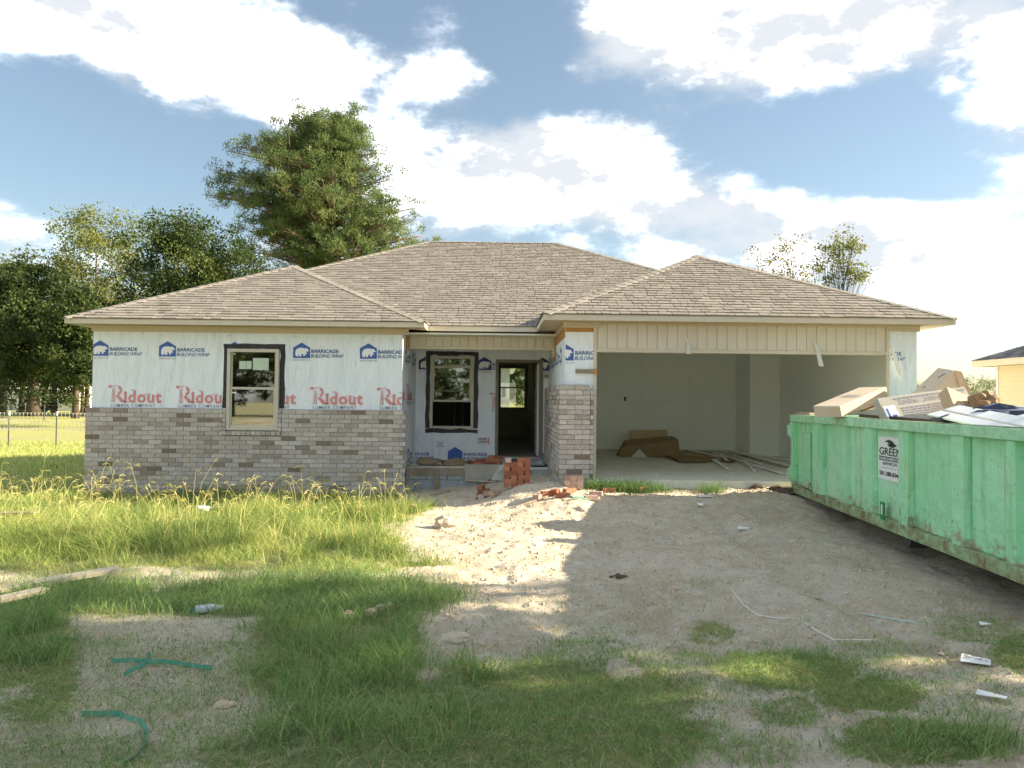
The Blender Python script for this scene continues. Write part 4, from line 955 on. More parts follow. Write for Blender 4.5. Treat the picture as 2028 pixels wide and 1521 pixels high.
# neighbouring house at the right
m_yel = mat('yellow_vinyl_siding', (.80, .67, .44), .55, var=(.76, .63, .41), vscale=2); m_gsh = mat('grey_shingle', (.17, .17, .175), .95, tint=[(.09, .09, .095), (.17, .17, .175), (.25, .25, .25)], var=(.7, .7, .7), vscale=50)
ez = atY(1925, 717, 20.1); Dp = 10.5; wc = Vector((ez.x+.42, 20.1-.42-Dp, 0))
nb = empty('neighbour_house', (wc.x, wc.y, 0), 'yellow-sided neighbouring house with grey shingle roof', 'house'); pass
Wd, zE = 9.0, ez.z-.12
MB().box(.03, Wd, .03, Dp, -.2, zE).build('wall', mat('sheathing', (.4, .36, .28), .9), nb)
z = .1
while z < zE-.03:                                   # lap siding: each course leans out at its foot
    MB().prism([(0, 0, z), (0, -.018, z), (0, -.002, min(z+.118, zE-.01)), (0, .02, min(z+.118, zE-.01))], (Wd, 0, 0)).build('siding_board', m_yel, nb)
    MB().prism([(.001, .0, z), (-.016, .0, z), (-.002, .0, min(z+.118, zE-.01)), (.02, .0, min(z+.118, zE-.01))], (0, Dp, 0)).build('siding_board', m_yel, nb); z += .12
MB().box(-.03, .05, -.03, .05, -.1, zE).build('corner_trim', m_white, nb); MB().box(-.03, .05, Dp-.05, Dp+.03, -.1, zE).build('corner_trim', m_white, nb)
ov = .42
for x0, x1, y0, y1 in ((-ov, Wd+ov, -ov, -ov+.03), (-ov, -ov+.03, -ov+.03, Dp+ov)): MB().box(x0, x1, y0, y1, zE-.02, zE+.15).build('fascia', mat('cream_fascia', (.72, .62, .45), .5), nb)
MB().box(-ov+.03, Wd+ov, -ov+.03, Dp+ov, zE-.01, zE+.01).build('soffit', m_soffit, nb)
hw = Wd/2+ov; P_ = [(-ov, -ov), (Wd+ov, -ov), (Wd+ov, Dp+ov), (-ov, Dp+ov)]; zr = zE+.15; r1 = (Wd/2, -ov+hw, zr+hw*.42); r2 = (Wd/2, Dp+ov-hw, zr+hw*.42)
q = [(*p_, zr) for p_ in P_]; nroof = MB().add(q+[r1, r2], [(0, 1, 4), (1, 2, 5, 4), (2, 3, 5), (3, 0, 4, 5)]).build('roof', m_deck, nb)
mbf = MB(); k = 0
for (O, e, s_, len0) in ((Vector(q[0]), Vector((1, 0, 0)), Vector((0, hw, hw*.42)).normalized(), Wd+2*ov), (Vector(q[3]), Vector((0, -1, 0)), Vector((hw, 0, hw*.42)).normalized(), Dp+2*ov)):
    Ls = math.hypot(hw, hw*.42); nn_ = e.cross(s_); nn_ = nn_ if nn_.z > 0 else -nn_; b0 = -.02
    while b0 < Ls:
        ins = max(b0, 0)/Ls*hw; aa = ins
        while aa < len0-ins:
            w = random.choice([.18, .25, .33]); bb = min(aa+w-.004, len0-ins); ht = random.uniform(.01, .018)
            vs = [O+e*aa+s_*b0+nn_*ht, O+e*bb+s_*b0+nn_*ht, O+e*bb+s_*(b0+.16)+nn_*.003, O+e*aa+s_*(b0+.16)+nn_*.003, O+e*aa+s_*b0, O+e*bb+s_*b0]
            fs = [(0, 1, 2, 3), (4, 5, 1, 0)]; tt = random.random()
            mbf.add(vs, fs, tt); aa += w
        b0 += .142
o = mbf.build('shingle_courses', m_gsh, nroof); o['kind'] = 'stuff'

# ------------------------------------------------------------------ dumpster
GRN = (.31, .68, .38)
m_green = bpy.data.materials.new('worn_green_paint'); m_green.use_nodes = True; t = m_green.node_tree; n = t.nodes; l = t.links; b = n['Principled BSDF']; b.inputs['Roughness'].default_value = .5; b.inputs['Specular IOR Level'].default_value = .35
co = n.new('ShaderNodeTexCoord')
def dn(scale, st, det=5):
    mp = n.new('ShaderNodeMapping'); mp.inputs['Scale'].default_value = st; l.new(co.outputs['Object'], mp.inputs[0]); z = n.new('ShaderNodeTexNoise'); z.inputs['Scale'].default_value = scale; z.inputs['Detail'].default_value = det; z.inputs['Roughness'].default_value = .65; l.new(mp.outputs[0], z.inputs['Vector']); return z.outputs[0]
base = gm = None
def mx_(f, a, c_, lo, hi):
    r = n.new('ShaderNodeMapRange'); l.new(f, r.inputs[0]); r.inputs[1].default_value = lo; r.inputs[2].default_value = hi
    z = n.new('ShaderNodeMix'); z.data_type = 'RGBA'; l.new(r.outputs[0], z.inputs[0])
    for i, q_ in ((6, a), (7, c_)):
        if isinstance(q_, tuple): z.inputs[i].default_value = (*q_, 1)
        else: l.new(q_, z.inputs[i])
    return z.outputs[2]
cG = mx_(dn(1.2, (1, 1, 1)), GRN, (.37, .71, .44), .4, .62)
cG = mx_(dn(9, (1, 1, .06)), cG, (.235, .55, .29), .53, .66)      # runs down the plates
cG = mx_(dn(3.2, (1, 1, .05), 3), cG, (.34, .33, .12), .635, .70)   # rust runs
cG = mx_(dn(26, (1, 1, .5), 4), cG, (.07, .075, .05), .665, .70)    # scratches
sx_ = n.new('ShaderNodeSeparateXYZ'); l.new(co.outputs['Object'], sx_.inputs[0])      # dried mud thrown up along the foot
mr_ = n.new('ShaderNodeMapRange'); l.new(sx_.outputs[2], mr_.inputs[0]); mr_.inputs[1].default_value = .36; mr_.inputs[2].default_value = .72; mr_.inputs[3].default_value = .30; mr_.inputs[4].default_value = 0
ad_ = n.new('ShaderNodeMath'); ad_.operation = 'ADD'; l.new(dn(14, (1, 1, 1), 6), ad_.inputs[0]); l.new(mr_.outputs[0], ad_.inputs[1])
cG = mx_(ad_.outputs[0], cG, (.34, .30, .20), .70, .86)
cG = mx_(dn(.9, (1, 1, .6), 6), cG, (.42, .70, .47), .50, .66)    # faded patches
l.new(cG, b.inputs['Base Color'])
bd_ = n.new('ShaderNodeBump'); bd_.inputs['Strength'].default_value = 1; bd_.inputs['Distance'].default_value = .07; l.new(dn(2.6, (1, 1, 1), 3), bd_.inputs['Height']); l.new(bd_.outputs[0], b.inputs['Normal'])
m_rust = mat('rusty_rail', (.32, .50, .27), .8, var=(.17, .09, .045), vscale=9, bump=.4, bscale=40)
m_rim = mat('chipped_rim', (.42, .74, .48), .6, var=(.28, .50, .29), vscale=11); m_rimtop = mat('rusty_rim_edge', (.14, .09, .055), .9, var=(.25, .40, .22), vscale=12)
m_dgreen = mat('dark_green_steel', (.03, .22, .07), .5)
ZB_, ZT_ = .25, 1.47
O_ = atZ(1573, 974, ZB_); N_ = atZ(2028, 1155, ZB_); ax = Vector((N_.x-O_.x, N_.y-O_.y, 0)); ax.normalize(); nx_ = Vector((ax.y, -ax.x, 0)); nx_ = nx_ if nx_.x < 0 else -nx_
dump = empty('dumpster', (O_.x, O_.y, 0), 'long open-top green roll-off dumpster heaped with scrap', 'dumpster')
dump.rotation_euler.z = math.atan2(ax.y, ax.x)        # local x runs along the side towards the viewer; local y: outward is +/-
sg = 1 if Vector((-ax.y, ax.x, 0)).dot(nx_) > 0 else -1   # sign of local y that points out of the visible side
def ds(u, v):
    """distance along the side of the pixel"""
    d = ray(u, v); t_ = (O_-CAM).dot(nx_)/d.dot(nx_); p_ = CAM+d*t_; return (p_-O_).dot(ax), p_.z
LEN, WID = 6.7, 2.35
def dbox(name, s0, s1, d0, d1, z0, z1, mt, parent=dump, bevel=.006):
    y0, y1 = sorted((d0*sg, d1*sg)); return MB().box(s0, s1, y0, y1, z0, z1).build(name, mt, parent, bevel)
side = dbox('side_wall', 0, LEN, -.06, -.02, ZB_+.12, ZT_-.10, m_green)
dbox('side_wall', 0, LEN, -WID, -WID+.05, ZB_+.12, ZT_-.10, m_green); dbox('end_wall', LEN-.05, LEN, -WID+.05, -.06, ZB_+.12, ZT_-.10, m_green); dbox('end_wall', 0, .05, -WID+.05, -.06, ZB_+.12, ZT_-.1, m_green)
dbox('floor', .05, LEN-.05, -WID+.05, -.06, ZB_+.12, ZB_+.17, m_rust)
for nm, d0, d1 in (('top_rail', -.075, .065), ('top_rail', -WID-.05, -WID+.07)):
    r = dbox(nm, -.02, LEN, d0, d1, ZT_-.105, ZT_-.006, m_rim); dbox('rail_edge', -.02, LEN, d0+.01, d1-.015, ZT_-.006, ZT_, m_rimtop, r, 0)
dbox('top_rail', -.02, .10, -WID+.07, -.075, ZT_-.105, ZT_-.004, m_rim)
dbox('bottom_rail', 0, LEN, -.10, .045, ZB_, ZB_+.12, m_rust); dbox('bottom_rail', 0, LEN, -WID-.04, -WID+.1, ZB_, ZB_+.12, m_rust)
for u0, u1 in ((1614, 1633), (1663, 1681), (1716, 1735), (1786, 1808), (1891, 1920)):
    s0, s1 = ds(u0, 930)[0], ds(u1, 930)[0]
    sl_ = MB().prism([(s0, -.02*sg, ZB_+.12), (s0+.02, .045*sg, ZB_+.12), (s1-.02, .045*sg, ZB_+.12), (s1, -.02*sg, ZB_+.12)], (0, 0, ZT_-.105-ZB_-.12)).build('rib', m_green, dump, .004)
s_ = ds(1920, 930)[0]+.62
while s_ < LEN-.3:
    MB().prism([(s_, -.02*sg, ZB_+.12), (s_+.02, .045*sg, ZB_+.12), (s_+.15, .045*sg, ZB_+.12), (s_+.17, -.02*sg, ZB_+.12)], (0, 0, ZT_-.105-ZB_-.12)).build('rib', m_green, dump, .004); s_ += .75
dbox('corner_post', -.02, .10, -.02, .05, ZB_+.12, ZT_-.105, m_green)
for z0 in (ZT_-.36, ZB_+.17): h_ = dbox('hinge', -.075, -.02, -.05, .06, z0, z0+.22, m_rim); MB().tube([(-.085, .07*sg, z0+.03), (-.085, .07*sg, z0+.19)], .016, 8).build('hinge_pin', m_rim, h_)
s0, s1 = ds(1577, 930)[0]+.08, ds(1611, 930)[0]      # slanting wedge plate at the tailgate end
MB().prism([(s0, -.018*sg, ZB_+.14), (s1, -.018*sg, ZB_+.14), (s1, .05*sg, ZB_+.14)], (0, 0, .82)).build('gusset', m_green, dump, .004)
sa, za = ds(1757, 1020)
tb = dbox('pull_plate', sa-.05, sa+.06, .045, .06, ZB_+.10, ZB_+.30, m_dgreen); dbox('slot', sa-.012, sa+.02, .060, .063, ZB_+.16, ZB_+.27, m_white, tb, 0)
for u in (1611, 1813):
    sa, za = ds(u, 970 if u < 1700 else 1045); pts = [(sa+.05*math.cos(a_), .05*sg, ZB_+.17+.07*math.sin(a_)) for a_ in np.linspace(-.4, math.pi+.4, 9)]; MB().tube(pts, .009, 6).build('tie_ring', m_rust, dump)
for s_ in (.5, 3.4, 6.2):
    for d in (-.35, -WID+.35): MB().tube([(s_, (d-.1)*sg, .16), (s_, (d+.1)*sg, .16)], .13, 14).build('roller', m_post, dump)
dbox('skid_rail', .2, LEN-.1, -.6, -.5, .10, ZB_, m_rust); dbox('skid_rail', .2, LEN-.1, -WID+.5, -WID+.6, .10, ZB_, m_rust)
# the haulage sign
s0, zt2 = ds(1737, 863); s1, _ = ds(1786, 870); _, zb2 = ds(1740, 947); zt2 -= .0
sgn = dbox('sign', s0+.005, s1-.004, -.018, -.012, zb2, zt2, m_paper, dump, 0); sgn['label'] = 'white sign lettered GREEN ENVIRONMENTAL SERVICES 501-288-8346'
m_ink = mat('dark_green_ink', (.02, .055, .04), .6); m_ink2 = mat('black_ink', (.02, .02, .025), .6)
w_ = s1-s0; h_ = zt2-zb2; F = Flat(); FW = w_*.95
F.poly(m_ink, [(x*w_+.28*w_, y*h_+.80*h_) for x, y in [(0, .07), (.1, .12), (.22, .135), (.34, .10), (.42, .04), (.50, .03), (.42, -.02), (.30, -.015), (.2, .03), (.12, .075)]])
F.poly(m_ink, [(x*w_+.38*w_, y*h_+.80*h_) for x, y in [(0, .02), (.14, .05), (.25, .02), (.32, -.02), (.20, -.045), (.08, -.02)]])
F.add(m_ink, *fit(text_mesh('GREEN', h_*.245, .02), FW*.94), .06*w_, h_*.575); F.poly(m_ink, [(.03*w_, .44*h_), (w_, .44*h_), (w_, .54*h_), (.03*w_, .54*h_)])
F.add(m_ink2, *fit(text_mesh('SERVICES', h_*.10, .006), FW*.62), .2*w_, h_*.345); F.add(m_ink2, *fit(text_mesh('501-288-8346', h_*.135, .02), FW*.86), .07*w_, h_*.10)
for i in range(9): F.poly(m_greyprint, [(0, 0), (.05*w_, 0), (.05*w_, .012*h_), (0, .018*h_)], .18*w_+i*.075*w_, .275*h_)
xd, yd = Vector((1, 0, 0)), Vector((0, sg, 0))
F.build(sgn, Vector((s0, -.012*sg, zb2)), xd, yd, (.006, w_-.006, 0, h_))
F = Flat(); F.add(m_print_white, *fit(text_mesh('ENVIRONMENTAL', h_*.095, .012), FW*.93), .06*w_, h_*.458); F.build(sgn, Vector((s0, -.004*sg, zb2)), xd, yd, (.006, w_-.006, 0, h_))
# heap of scrap inside
m_junk = mat('mixed_scrap', (.30, .25, .19), .9, var=(.62, .60, .56), vscale=5, bump=.6, bscale=14, bdist=.05)
k = 40; l_ = 24; xs = np.linspace(.06, LEN-.06, k); ys = np.linspace(-WID+.06, -.08, l_); A_, B_ = np.meshgrid(xs, ys); hz = 1.22+.12*vn.fbm(A_*2.2, B_*2.2+9)+.1*vn2(A_*5, B_*5); hz[:, 0] = 1.1; hz[0] = 1.15; hz[-1] = 1.2
i0 = (np.arange(l_-1)[:, None]*k+np.arange(k-1)[None]).ravel(); o = npmesh('scrap_heap', np.stack([A_, B_*sg, hz], -1).reshape(-1, 3), np.stack([i0, i0+1, i0+k+1, i0+k], -1), m_junk); o.location = dump.location; o.rotation_euler = dump.rotation_euler
tag(o, 'mixed scrap filling the green dumpster below its rim', 'scrap', kind='stuff')

# ------------------------------------------------------------------ scrap on top of the dumpster
m_card = mat('cardboard', (.50, .37, .235), .85, var=(.45, .325, .20), vscale=3); m_card2 = mat('pale_cardboard', (.60, .50, .37), .85, var=(.55, .45, .33), vscale=3); m_cardd = mat('brown_cardboard', (.30, .195, .105), .85, var=(.24, .155, .08), vscale=4)
m_gcard = mat('grey_cardboard', (.46, .44, .38), .85, var=(.41, .39, .33), vscale=3); m_bag = mat('black_plastic', (.012, .013, .018), .3, spec=.5); m_bluebag = mat('navy_plastic', (.02, .03, .07), .35, spec=.5)
def frame(o, P, ex, ey):
    """place object: origin P, local x along ex, local y near ey"""
    ex = Vector(ex).normalized(); ez_ = ex.cross(Vector(ey)).normalized(); ey = ez_.cross(ex); mm = Matrix.Identity(4)
    for i in range(3): mm[i][0], mm[i][1], mm[i][2], mm[i][3] = ex[i], ey[i], ez_[i], P[i]
    o.matrix_world = mm; return o
def carton(name, P, ex, ey, sx, sy_, sz, mt, label, flap=None, prints=None, seam=True):
    t = empty(name, (0, 0, 0), label, 'box'); frame(t, P, ex, ey)
    MB().box(0, sx, 0, sy_, 0, sz).build('carton', mt, t, .006)
    if seam: MB().box(0, sx, sy_*.5-.025, sy_*.5+.025, sz+.001, sz+.003).build('tape', m_card2, t)
    if flap: MB().box(*flap).build('flap', mt, t)
    if prints:
        F = Flat(); prints(F, sx, sy_, sz); F.build(t, Vector((0, 0, sz+.001)), Vector((1, 0, 0)), Vector((0, 0, 1)), (0.01, sx-.01, .01, sy_-.01), 'printing', Vector((0, 1, 0)))
    return t
def bars(F, x, y, rows, w, h, mt=None):
    for r in range(rows):
        xx = x; 
        while xx < x+w: k_ = random.uniform(.02, .06); F.poly(mt or m_greyprint, [(xx, y-r*h*1.7), (xx+k_, y-r*h*1.7), (xx+k_, y-r*h*1.7+h), (xx, y-r*h*1.7+h)]); xx += k_+.015
def pr_a(F, sx, sy_, sz): bars(F, sx*.25, sy_*.55, 4, sx*.45, .02)
exS = atY(1667, 826, 9.55)-atY(1614, 825, 9.9); exL = atY(1752, 772, 9.95)-atY(1656, 809, 9.55)
carton('cardboard_carton', atY(1614, 826, 9.9), exS, exL, exS.length, exL.length*1.05, .15, m_card2, 'tilted closed carton with faded print on the dumpster corner', prints=pr_a)
def pr_b(F, sx, sy_, sz):
    tv, tf = fit(text_mesh('FRONT / AVANT / FRENTE', .085, .012), .85); F.add(m_greyprint, [(1.09-x_, sy_*.66+.06-y_) for x_, y_ in tv], tf)
    bars(F, .2, sy_*.86, 1, .9, .022); bars(F, .24, sy_*.50, 4, .8, .018)
    F.poly(m_print_white, [(.02, .05), (.17, .05), (.17, .24), (.02, .24)]); F.poly(m_blue, [(.04, .09), (.07, .09), (.07, .21), (.04, .21)]); F.poly(m_blue, [(.09, .09), (.15, .09), (.15, .12), (.09, .12)])
B0 = atY(1752, 834, 8.9)
carton('cardboard_carton', B0+Vector((0, 0, -.10)), (.95, .1, .13), (.05, .45, .80), 1.15, .36, .12, m_gcard, 'long grey carton printed FRONT AVANT FRENTE leaning in the dumpster', prints=pr_b, seam=False)
# tall folded carton: a wedge standing behind
a, b_, c_ = atY(1795, 800, 9.6), atY(1888, 733, 9.6), atY(1932, 806, 9.6)
t = empty('cardboard_carton', (a.x, a.y, a.z-.2), 'tall opened carton standing on edge behind the printed one', 'box'); I_ = -Vector(t.location)
MB().prism([a+I_+Vector((0, 0, -.15)), b_+I_, b_+I_+Vector((.10, .05, -.02)), c_+I_+Vector((0, 0, -.15))], (.05, .42, .05)).build('carton', m_card2, t, .004)
MB().prism([b_+I_+Vector((0, -.012, 0)), b_+I_+Vector((.10, -.012, -.02)), c_+I_+Vector((.02, -.10, -.12)), c_+I_+Vector((-.12, -.10, -.12))], (0, .01, 0)).build('flap', m_card, t)
for u0, v0, u1, v1 in ((1858, 748, 1872, 740), (1828, 768, 1833, 765)):
    p0_, p1_ = atY(u0, v0, 9.585)+I_, atY(u1, v1, 9.585)+I_; MB().bar(p0_, p1_, .008, .012, (0, 1, 0)).build('hand_slot', m_dark, t)
a = atY(1905, 800, 8.6)
carton('cardboard_carton', a+Vector((-.18, 0, -.16)), (.8, .1, -.3), (.2, .6, .55), .36, .40, .14, m_card, 'small open brown carton beside the white trim boards', seam=False)
# crumpled kraft paper
def crumple(name, P, r, mt, label, cat, flat=.7, n_=3, amp=.45, seed=0):
    bm = bmesh.new(); bmesh.ops.create_icosphere(bm, subdivisions=n_, radius=1)
    for v in bm.verts:
        k_ = mnoise.noise(v.co*1.9+Vector((seed, 3, 1)))*amp+mnoise.noise(v.co*4.5+Vector((2, seed, 1)))*amp*.5; v.co = v.co*(1+k_); v.co.x *= r[0]; v.co.y *= r[1]; v.co.z *= r[2]
    me = bpy.data.meshes.new(name); bm.to_mesh(me); bm.free(); o = link(name, me, mt); o.location = P; return tag(o, label, cat)
crumple('kraft_paper', atY(1950, 800, 8.6), (.16, .15, .13), m_cardd, 'crumpled brown kraft paper heap at the back of the dumpster', 'paper', seed=4)
crumple('plastic_bag', atY(1900, 836, 7.9)+Vector((0, .12, -.05)), (.26, .2, .12), m_bag, 'black plastic bag tucked under the white trim boards', 'bag', seed=2)
crumple('plastic_bag', atY(2012, 822, 7.6)+Vector((.1, .3, -.02)), (.4, .25, .12), m_bluebag, 'navy plastic bag behind the white trim boards', 'bag', seed=8)
crumple('foam_wrap', atY(1722, 796, 10.2), (.14, .14, .10), mat('pinkish_foam', (.62, .50, .42), .8), 'crumpled pinkish foam wrap between the cartons', 'foam', seed=5)
def plank(name, a, b_, w, h, mt, label, cat='board', up=(0, 0, 1), group=None):
    a = Vector(a); b_ = Vector(b_); d = b_-a; o = MB().box(0, d.length, -w/2, w/2, -h/2, h/2).build(name, mt, None, .003); frame(o, a, d, Vector(up).cross(d)); return tag(o, label, cat, group)
for i, (u0, v0, u1, v1, Ya, Yb, w) in enumerate([(1850, 818, 2015, 854, 8.3, 6.6, .15), (1885, 808, 2070, 844, 8.4, 6.6, .17), (1950, 812, 2130, 838, 8.6, 6.6, .14), (1985, 806, 2160, 828, 8.9, 6.9, .14)]):
    plank('trim_board', atY(u0, v0, Ya), atY(u1, v1, Yb), w, .02, m_white, 'white trim board sloping over the dumpster heap', group='white trim boards on the dumpster', up=(-.35, -.25, 1))
plank('steel_angle', atY(1697, 823, 9.5)+Vector((.05, 0, 0)), atY(1858, 836, 7.9)+Vector((.05, 0, 0)), .05, .04, mat('dark_brown_steel', (.06, .035, .028), .6), 'dark brown metal strip lying along the dumpster rim', 'strip')
plank('wood_scrap', atY(1580, 820, 11.0)+Vector((0, 0, .01)), atY(1608, 821, 10.8)+Vector((0, 0, .01)), .12, .025, m_wood, 'short tan wood scrap on the far corner of the dumpster rim', 'scrap wood')
plank('wood_scrap', atY(1705, 815, 10.1), atY(1765, 790, 9.9), .10, .02, m_cardd, 'dark brown wood scrap propped between the two big cartons', 'scrap wood')

# ------------------------------------------------------------------ things in the garage
FZG = .362
def gp(u, v): return atZ(u, v, FZG)
a = gp(1228, 905); c_ = gp(1310, 895)
t = empty('cardboard_carton', (a.x, a.y, FZG), 'collapsed brown carton against the left garage wall', 'box')
w = c_.x-a.x; MB().add([(0, 0, 0), (w, -.1, 0), (w, .5, 0), (0, .6, 0), (.12, .1, .22), (w*.98, .0, .42), (w*.96, .5, .48), (.2, .6, .36)], [(0, 1, 5, 4), (1, 2, 6, 5), (2, 3, 7, 6), (3, 0, 4, 7), (4, 5, 6, 7), (3, 2, 1, 0)]).build('carton', m_cardd, t)
MB().prism([(.30, .62, .30), (w*.9, .62, .46), (w*.9, .65, .62), (.33, .65, .60)], (0, .02, 0)).build('flap', m_card, t); MB().prism([(-.05, -.12, .02), (.3, -.02, .03), (.25, .05, .28), (.02, .0, .2)], (0, .015, 0)).build('flap', m_cardd, t)
MB().prism([(.25, -.05, .0), (.62, -.12, .0), (.45, -.04, .2)], (0, .02, 0)).build('flap', mat('clear_film', (.55, .55, .50), .3), t)
def sheet(name, pts, mt, label, cat='cardboard', lift=.03, group=None):
    P = [gp(*q) for q in pts]; ctr = sum(P, Vector())/len(P); mb = MB(); k_ = len(P); vs = [p_+Vector((0, 0, .012+lift*(i % 3)*.5)) for i, p_ in enumerate(P)]
    mb.prism([v-ctr for v in vs], (0, 0, .008)); o = mb.build(name, mt); o.location = ctr; return tag(o, label, cat, group)
sheet('cardboard_sheet', [(1313, 885), (1405, 878), (1414, 893), (1400, 908), (1330, 905)], m_card, 'flattened brown cardboard sheet behind the white strips on the garage floor')
sheet('cardboard_sheet', [(1308, 898), (1345, 905), (1418, 912), (1400, 917), (1345, 917), (1318, 905)], m_cardd, 'dark flattened cardboard sheet under the white strips on the garage floor', lift=.05)
sheet('cardboard_sheet', [(1272, 896), (1308, 902), (1310, 907), (1276, 903)], m_card, 'small cardboard flap beside the collapsed carton', lift=.02)
sheet('cardboard_sheet', [(1430, 908), (1463, 912), (1450, 918), (1425, 914)], m_cardd, 'small dark cardboard scrap under the trim strips on the garage floor', lift=.02)
TG = 'white trim strips on the garage floor'
for i, (u0, v0, u1, v1, w, z0, z1) in enumerate([(1316, 890, 1432, 909, .14, .10, .05), (1392, 887, 1505, 921, .05, .12, .03), (1400, 896, 1548, 940, .07, .06, .02), (1420, 893, 1570, 921, .14, .05, .10), (1440, 897, 1575, 930, .12, .08, .06), (1475, 915, 1494, 935, .05, .03, .02), (1412, 914, 1440, 930, .07, .05, .02), (1470, 920, 1565, 942, .04, .02, .02), (1425, 905, 1440, 915, .06, .09, .03)]):
    plank('trim_strip', gp(u0, v0)+Vector((0, 0, z0)), gp(u1, v1)+Vector((0, 0, z1)), w, .016, m_white, 'white trim strip in the loose pile on the garage floor', group=TG)
pb_ = gp(1233, 893); plank('metal_flashing', pb_+Vector((0, 0, 0)), pb_+Vector((0, .05, .34)), .09, .01, mat('zinc_flashing', (.35, .36, .36), .4, metal=.5), 'upright piece of zinc flashing beside the collapsed carton', 'flashing', up=(0, 1, 0))
for i, (u, v) in enumerate([(1225, 925), (1262, 930), (1340, 925), (1360, 941), (1382, 930), (1450, 936), (1300, 940), (1200, 935), (1408, 945)]):
    p_ = gp(u, v); s_ = random.uniform(.04, .12); o = MB().prism([(-s_, -s_*.4, 0), (s_, -s_*.5, 0), (s_*.8, s_*.5, 0), (-s_*.7, s_*.3, 0)], (0, 0, .004)).build('plaster_scrap', m_white); o.location = p_; o.rotation_euler.z = random.uniform(0, 3)
    tag(o, 'small white plaster scrap lying on the garage slab', 'scrap', 'plaster scraps on the garage slab')

m_mud = mat('joint_mud', (.81, .81, .79), .9, var=(.88, .88, .86), vscale=7)
for x in (2.5, 3.72, 4.94): hp(MB().box(x-.05, x+.05, GB-.0205, GB-.0185, .84, 2.92).build('drywall_joint', m_mud))
hp(MB().box(1.32, bx-.01, GB-.0210, GB-.0186, 1.60, 1.69).build('drywall_joint', m_mud))
# ------------------------------------------------------------------ loose bricks
m_redbrick = mat('red_brick', (.36, .12, .06), .9, tint=[(.24, .09, .055), (.36, .14, .08), (.44, .21, .14)], var=(.8, .75, .72), vscale=14, bump=.4, bscale=60, bdist=.004)
m_palebrick = mat('pale_pink_brick', (.46, .33, .27), .9, tint=[(.36, .25, .20), (.47, .34, .28), (.55, .43, .37)], var=(.85, .82, .8), vscale=14, bump=.4, bscale=60, bdist=.004)
BX, BY, BZ = .20, .095, .066
def brick_mesh(t_):
    """a brick with three cores through its bed face"""
    bm = bmesh.new(); mb = MB(); xs = [0, .03, .065, .085, .115, .135, .17, BX]; ys = [0, .032, .063, BY]; hole = lambda i, j: j == 1 and i in (1, 3, 5)
    V = {}; vs = []; fs = []
    def vid(i, j, k_):
        if (i, j, k_) not in V: V[(i, j, k_)] = len(vs); vs.append((xs[i]-BX/2, ys[j]-BY/2, BZ if k_ else 0))
        return V[(i, j, k_)]
    for i in range(7):
        for j in range(3):
            if hole(i, j):
                for a_, b__ in (((i, j), (i+1, j)), ((i+1, j), (i+1, j+1)), ((i+1, j+1), (i, j+1)), ((i, j+1), (i, j))): fs.append((vid(*a_, 1), vid(*b__, 1), vid(*b__, 0), vid(*a_, 0)))
            else: fs.append((vid(i, j, 1), vid(i+1, j, 1), vid(i+1, j+1, 1), vid(i, j+1, 1))); fs.append((vid(i, j, 0), vid(i, j+1, 0), vid(i+1, j+1, 0), vid(i+1, j, 0)))
    for i in range(7): fs += [(vid(i, 0, 0), vid(i+1, 0, 0), vid(i+1, 0, 1), vid(i, 0, 1)), (vid(i+1, 3, 0), vid(i, 3, 0), vid(i, 3, 1), vid(i+1, 3, 1))]
    for j in range(3): fs += [(vid(0, j+1, 0), vid(0, j, 0), vid(0, j, 1), vid(0, j+1, 1)), (vid(7, j, 0), vid(7, j+1, 0), vid(7, j+1, 1), vid(7, j, 1))]
    return MB().add(vs, fs, t_).mesh('brick')
RB = [brick_mesh(x) for x in (.1, .35, .6, .85)]; PB = [brick_mesh(x) for x in (.1, .5, .9)]
def brick(P, rz_, pale, label, group, rx=0, ry=0):
    me = random.choice(PB if pale else RB); o = link('loose_brick', me, m_palebrick if pale else m_redbrick); o.location = P; o.rotation_euler = (rx, ry, rz_); return tag(o, label, 'brick', group)
# the cross-laid stack in front of the porch
S0 = on(1027, 986); S0 = Vector((S0.x, 12.35, G(S0.x, 12.35)+.005)); LB, GBk = 'red cored brick in the tall cross-laid stack before the porch', 'bricks of the cross-laid stack'
for r in range(7):
    z = S0.z+r*(BZ+.001)
    for cxk in (-.108, .104):
        if r == 6 and cxk < 0: continue
        if (r+(cxk > 0)) % 2:
            for dy in (-.055, .055): brick((S0.x+cxk+random.uniform(-.008, .008), S0.y+dy, z), random.uniform(-.05, .05), False, LB, GBk)
        else:
            for dx in (-.06, .055): brick((S0.x+cxk+dx+random.uniform(-.006, .006), S0.y, z), math.pi/2+random.uniform(-.06, .06), False, LB, GBk)
brick((S0.x-.15, S0.y-.03, S0.z+6*(BZ+.001)), math.pi/2, True, 'pale brick laid on the lower half of the cross-laid stack', None)
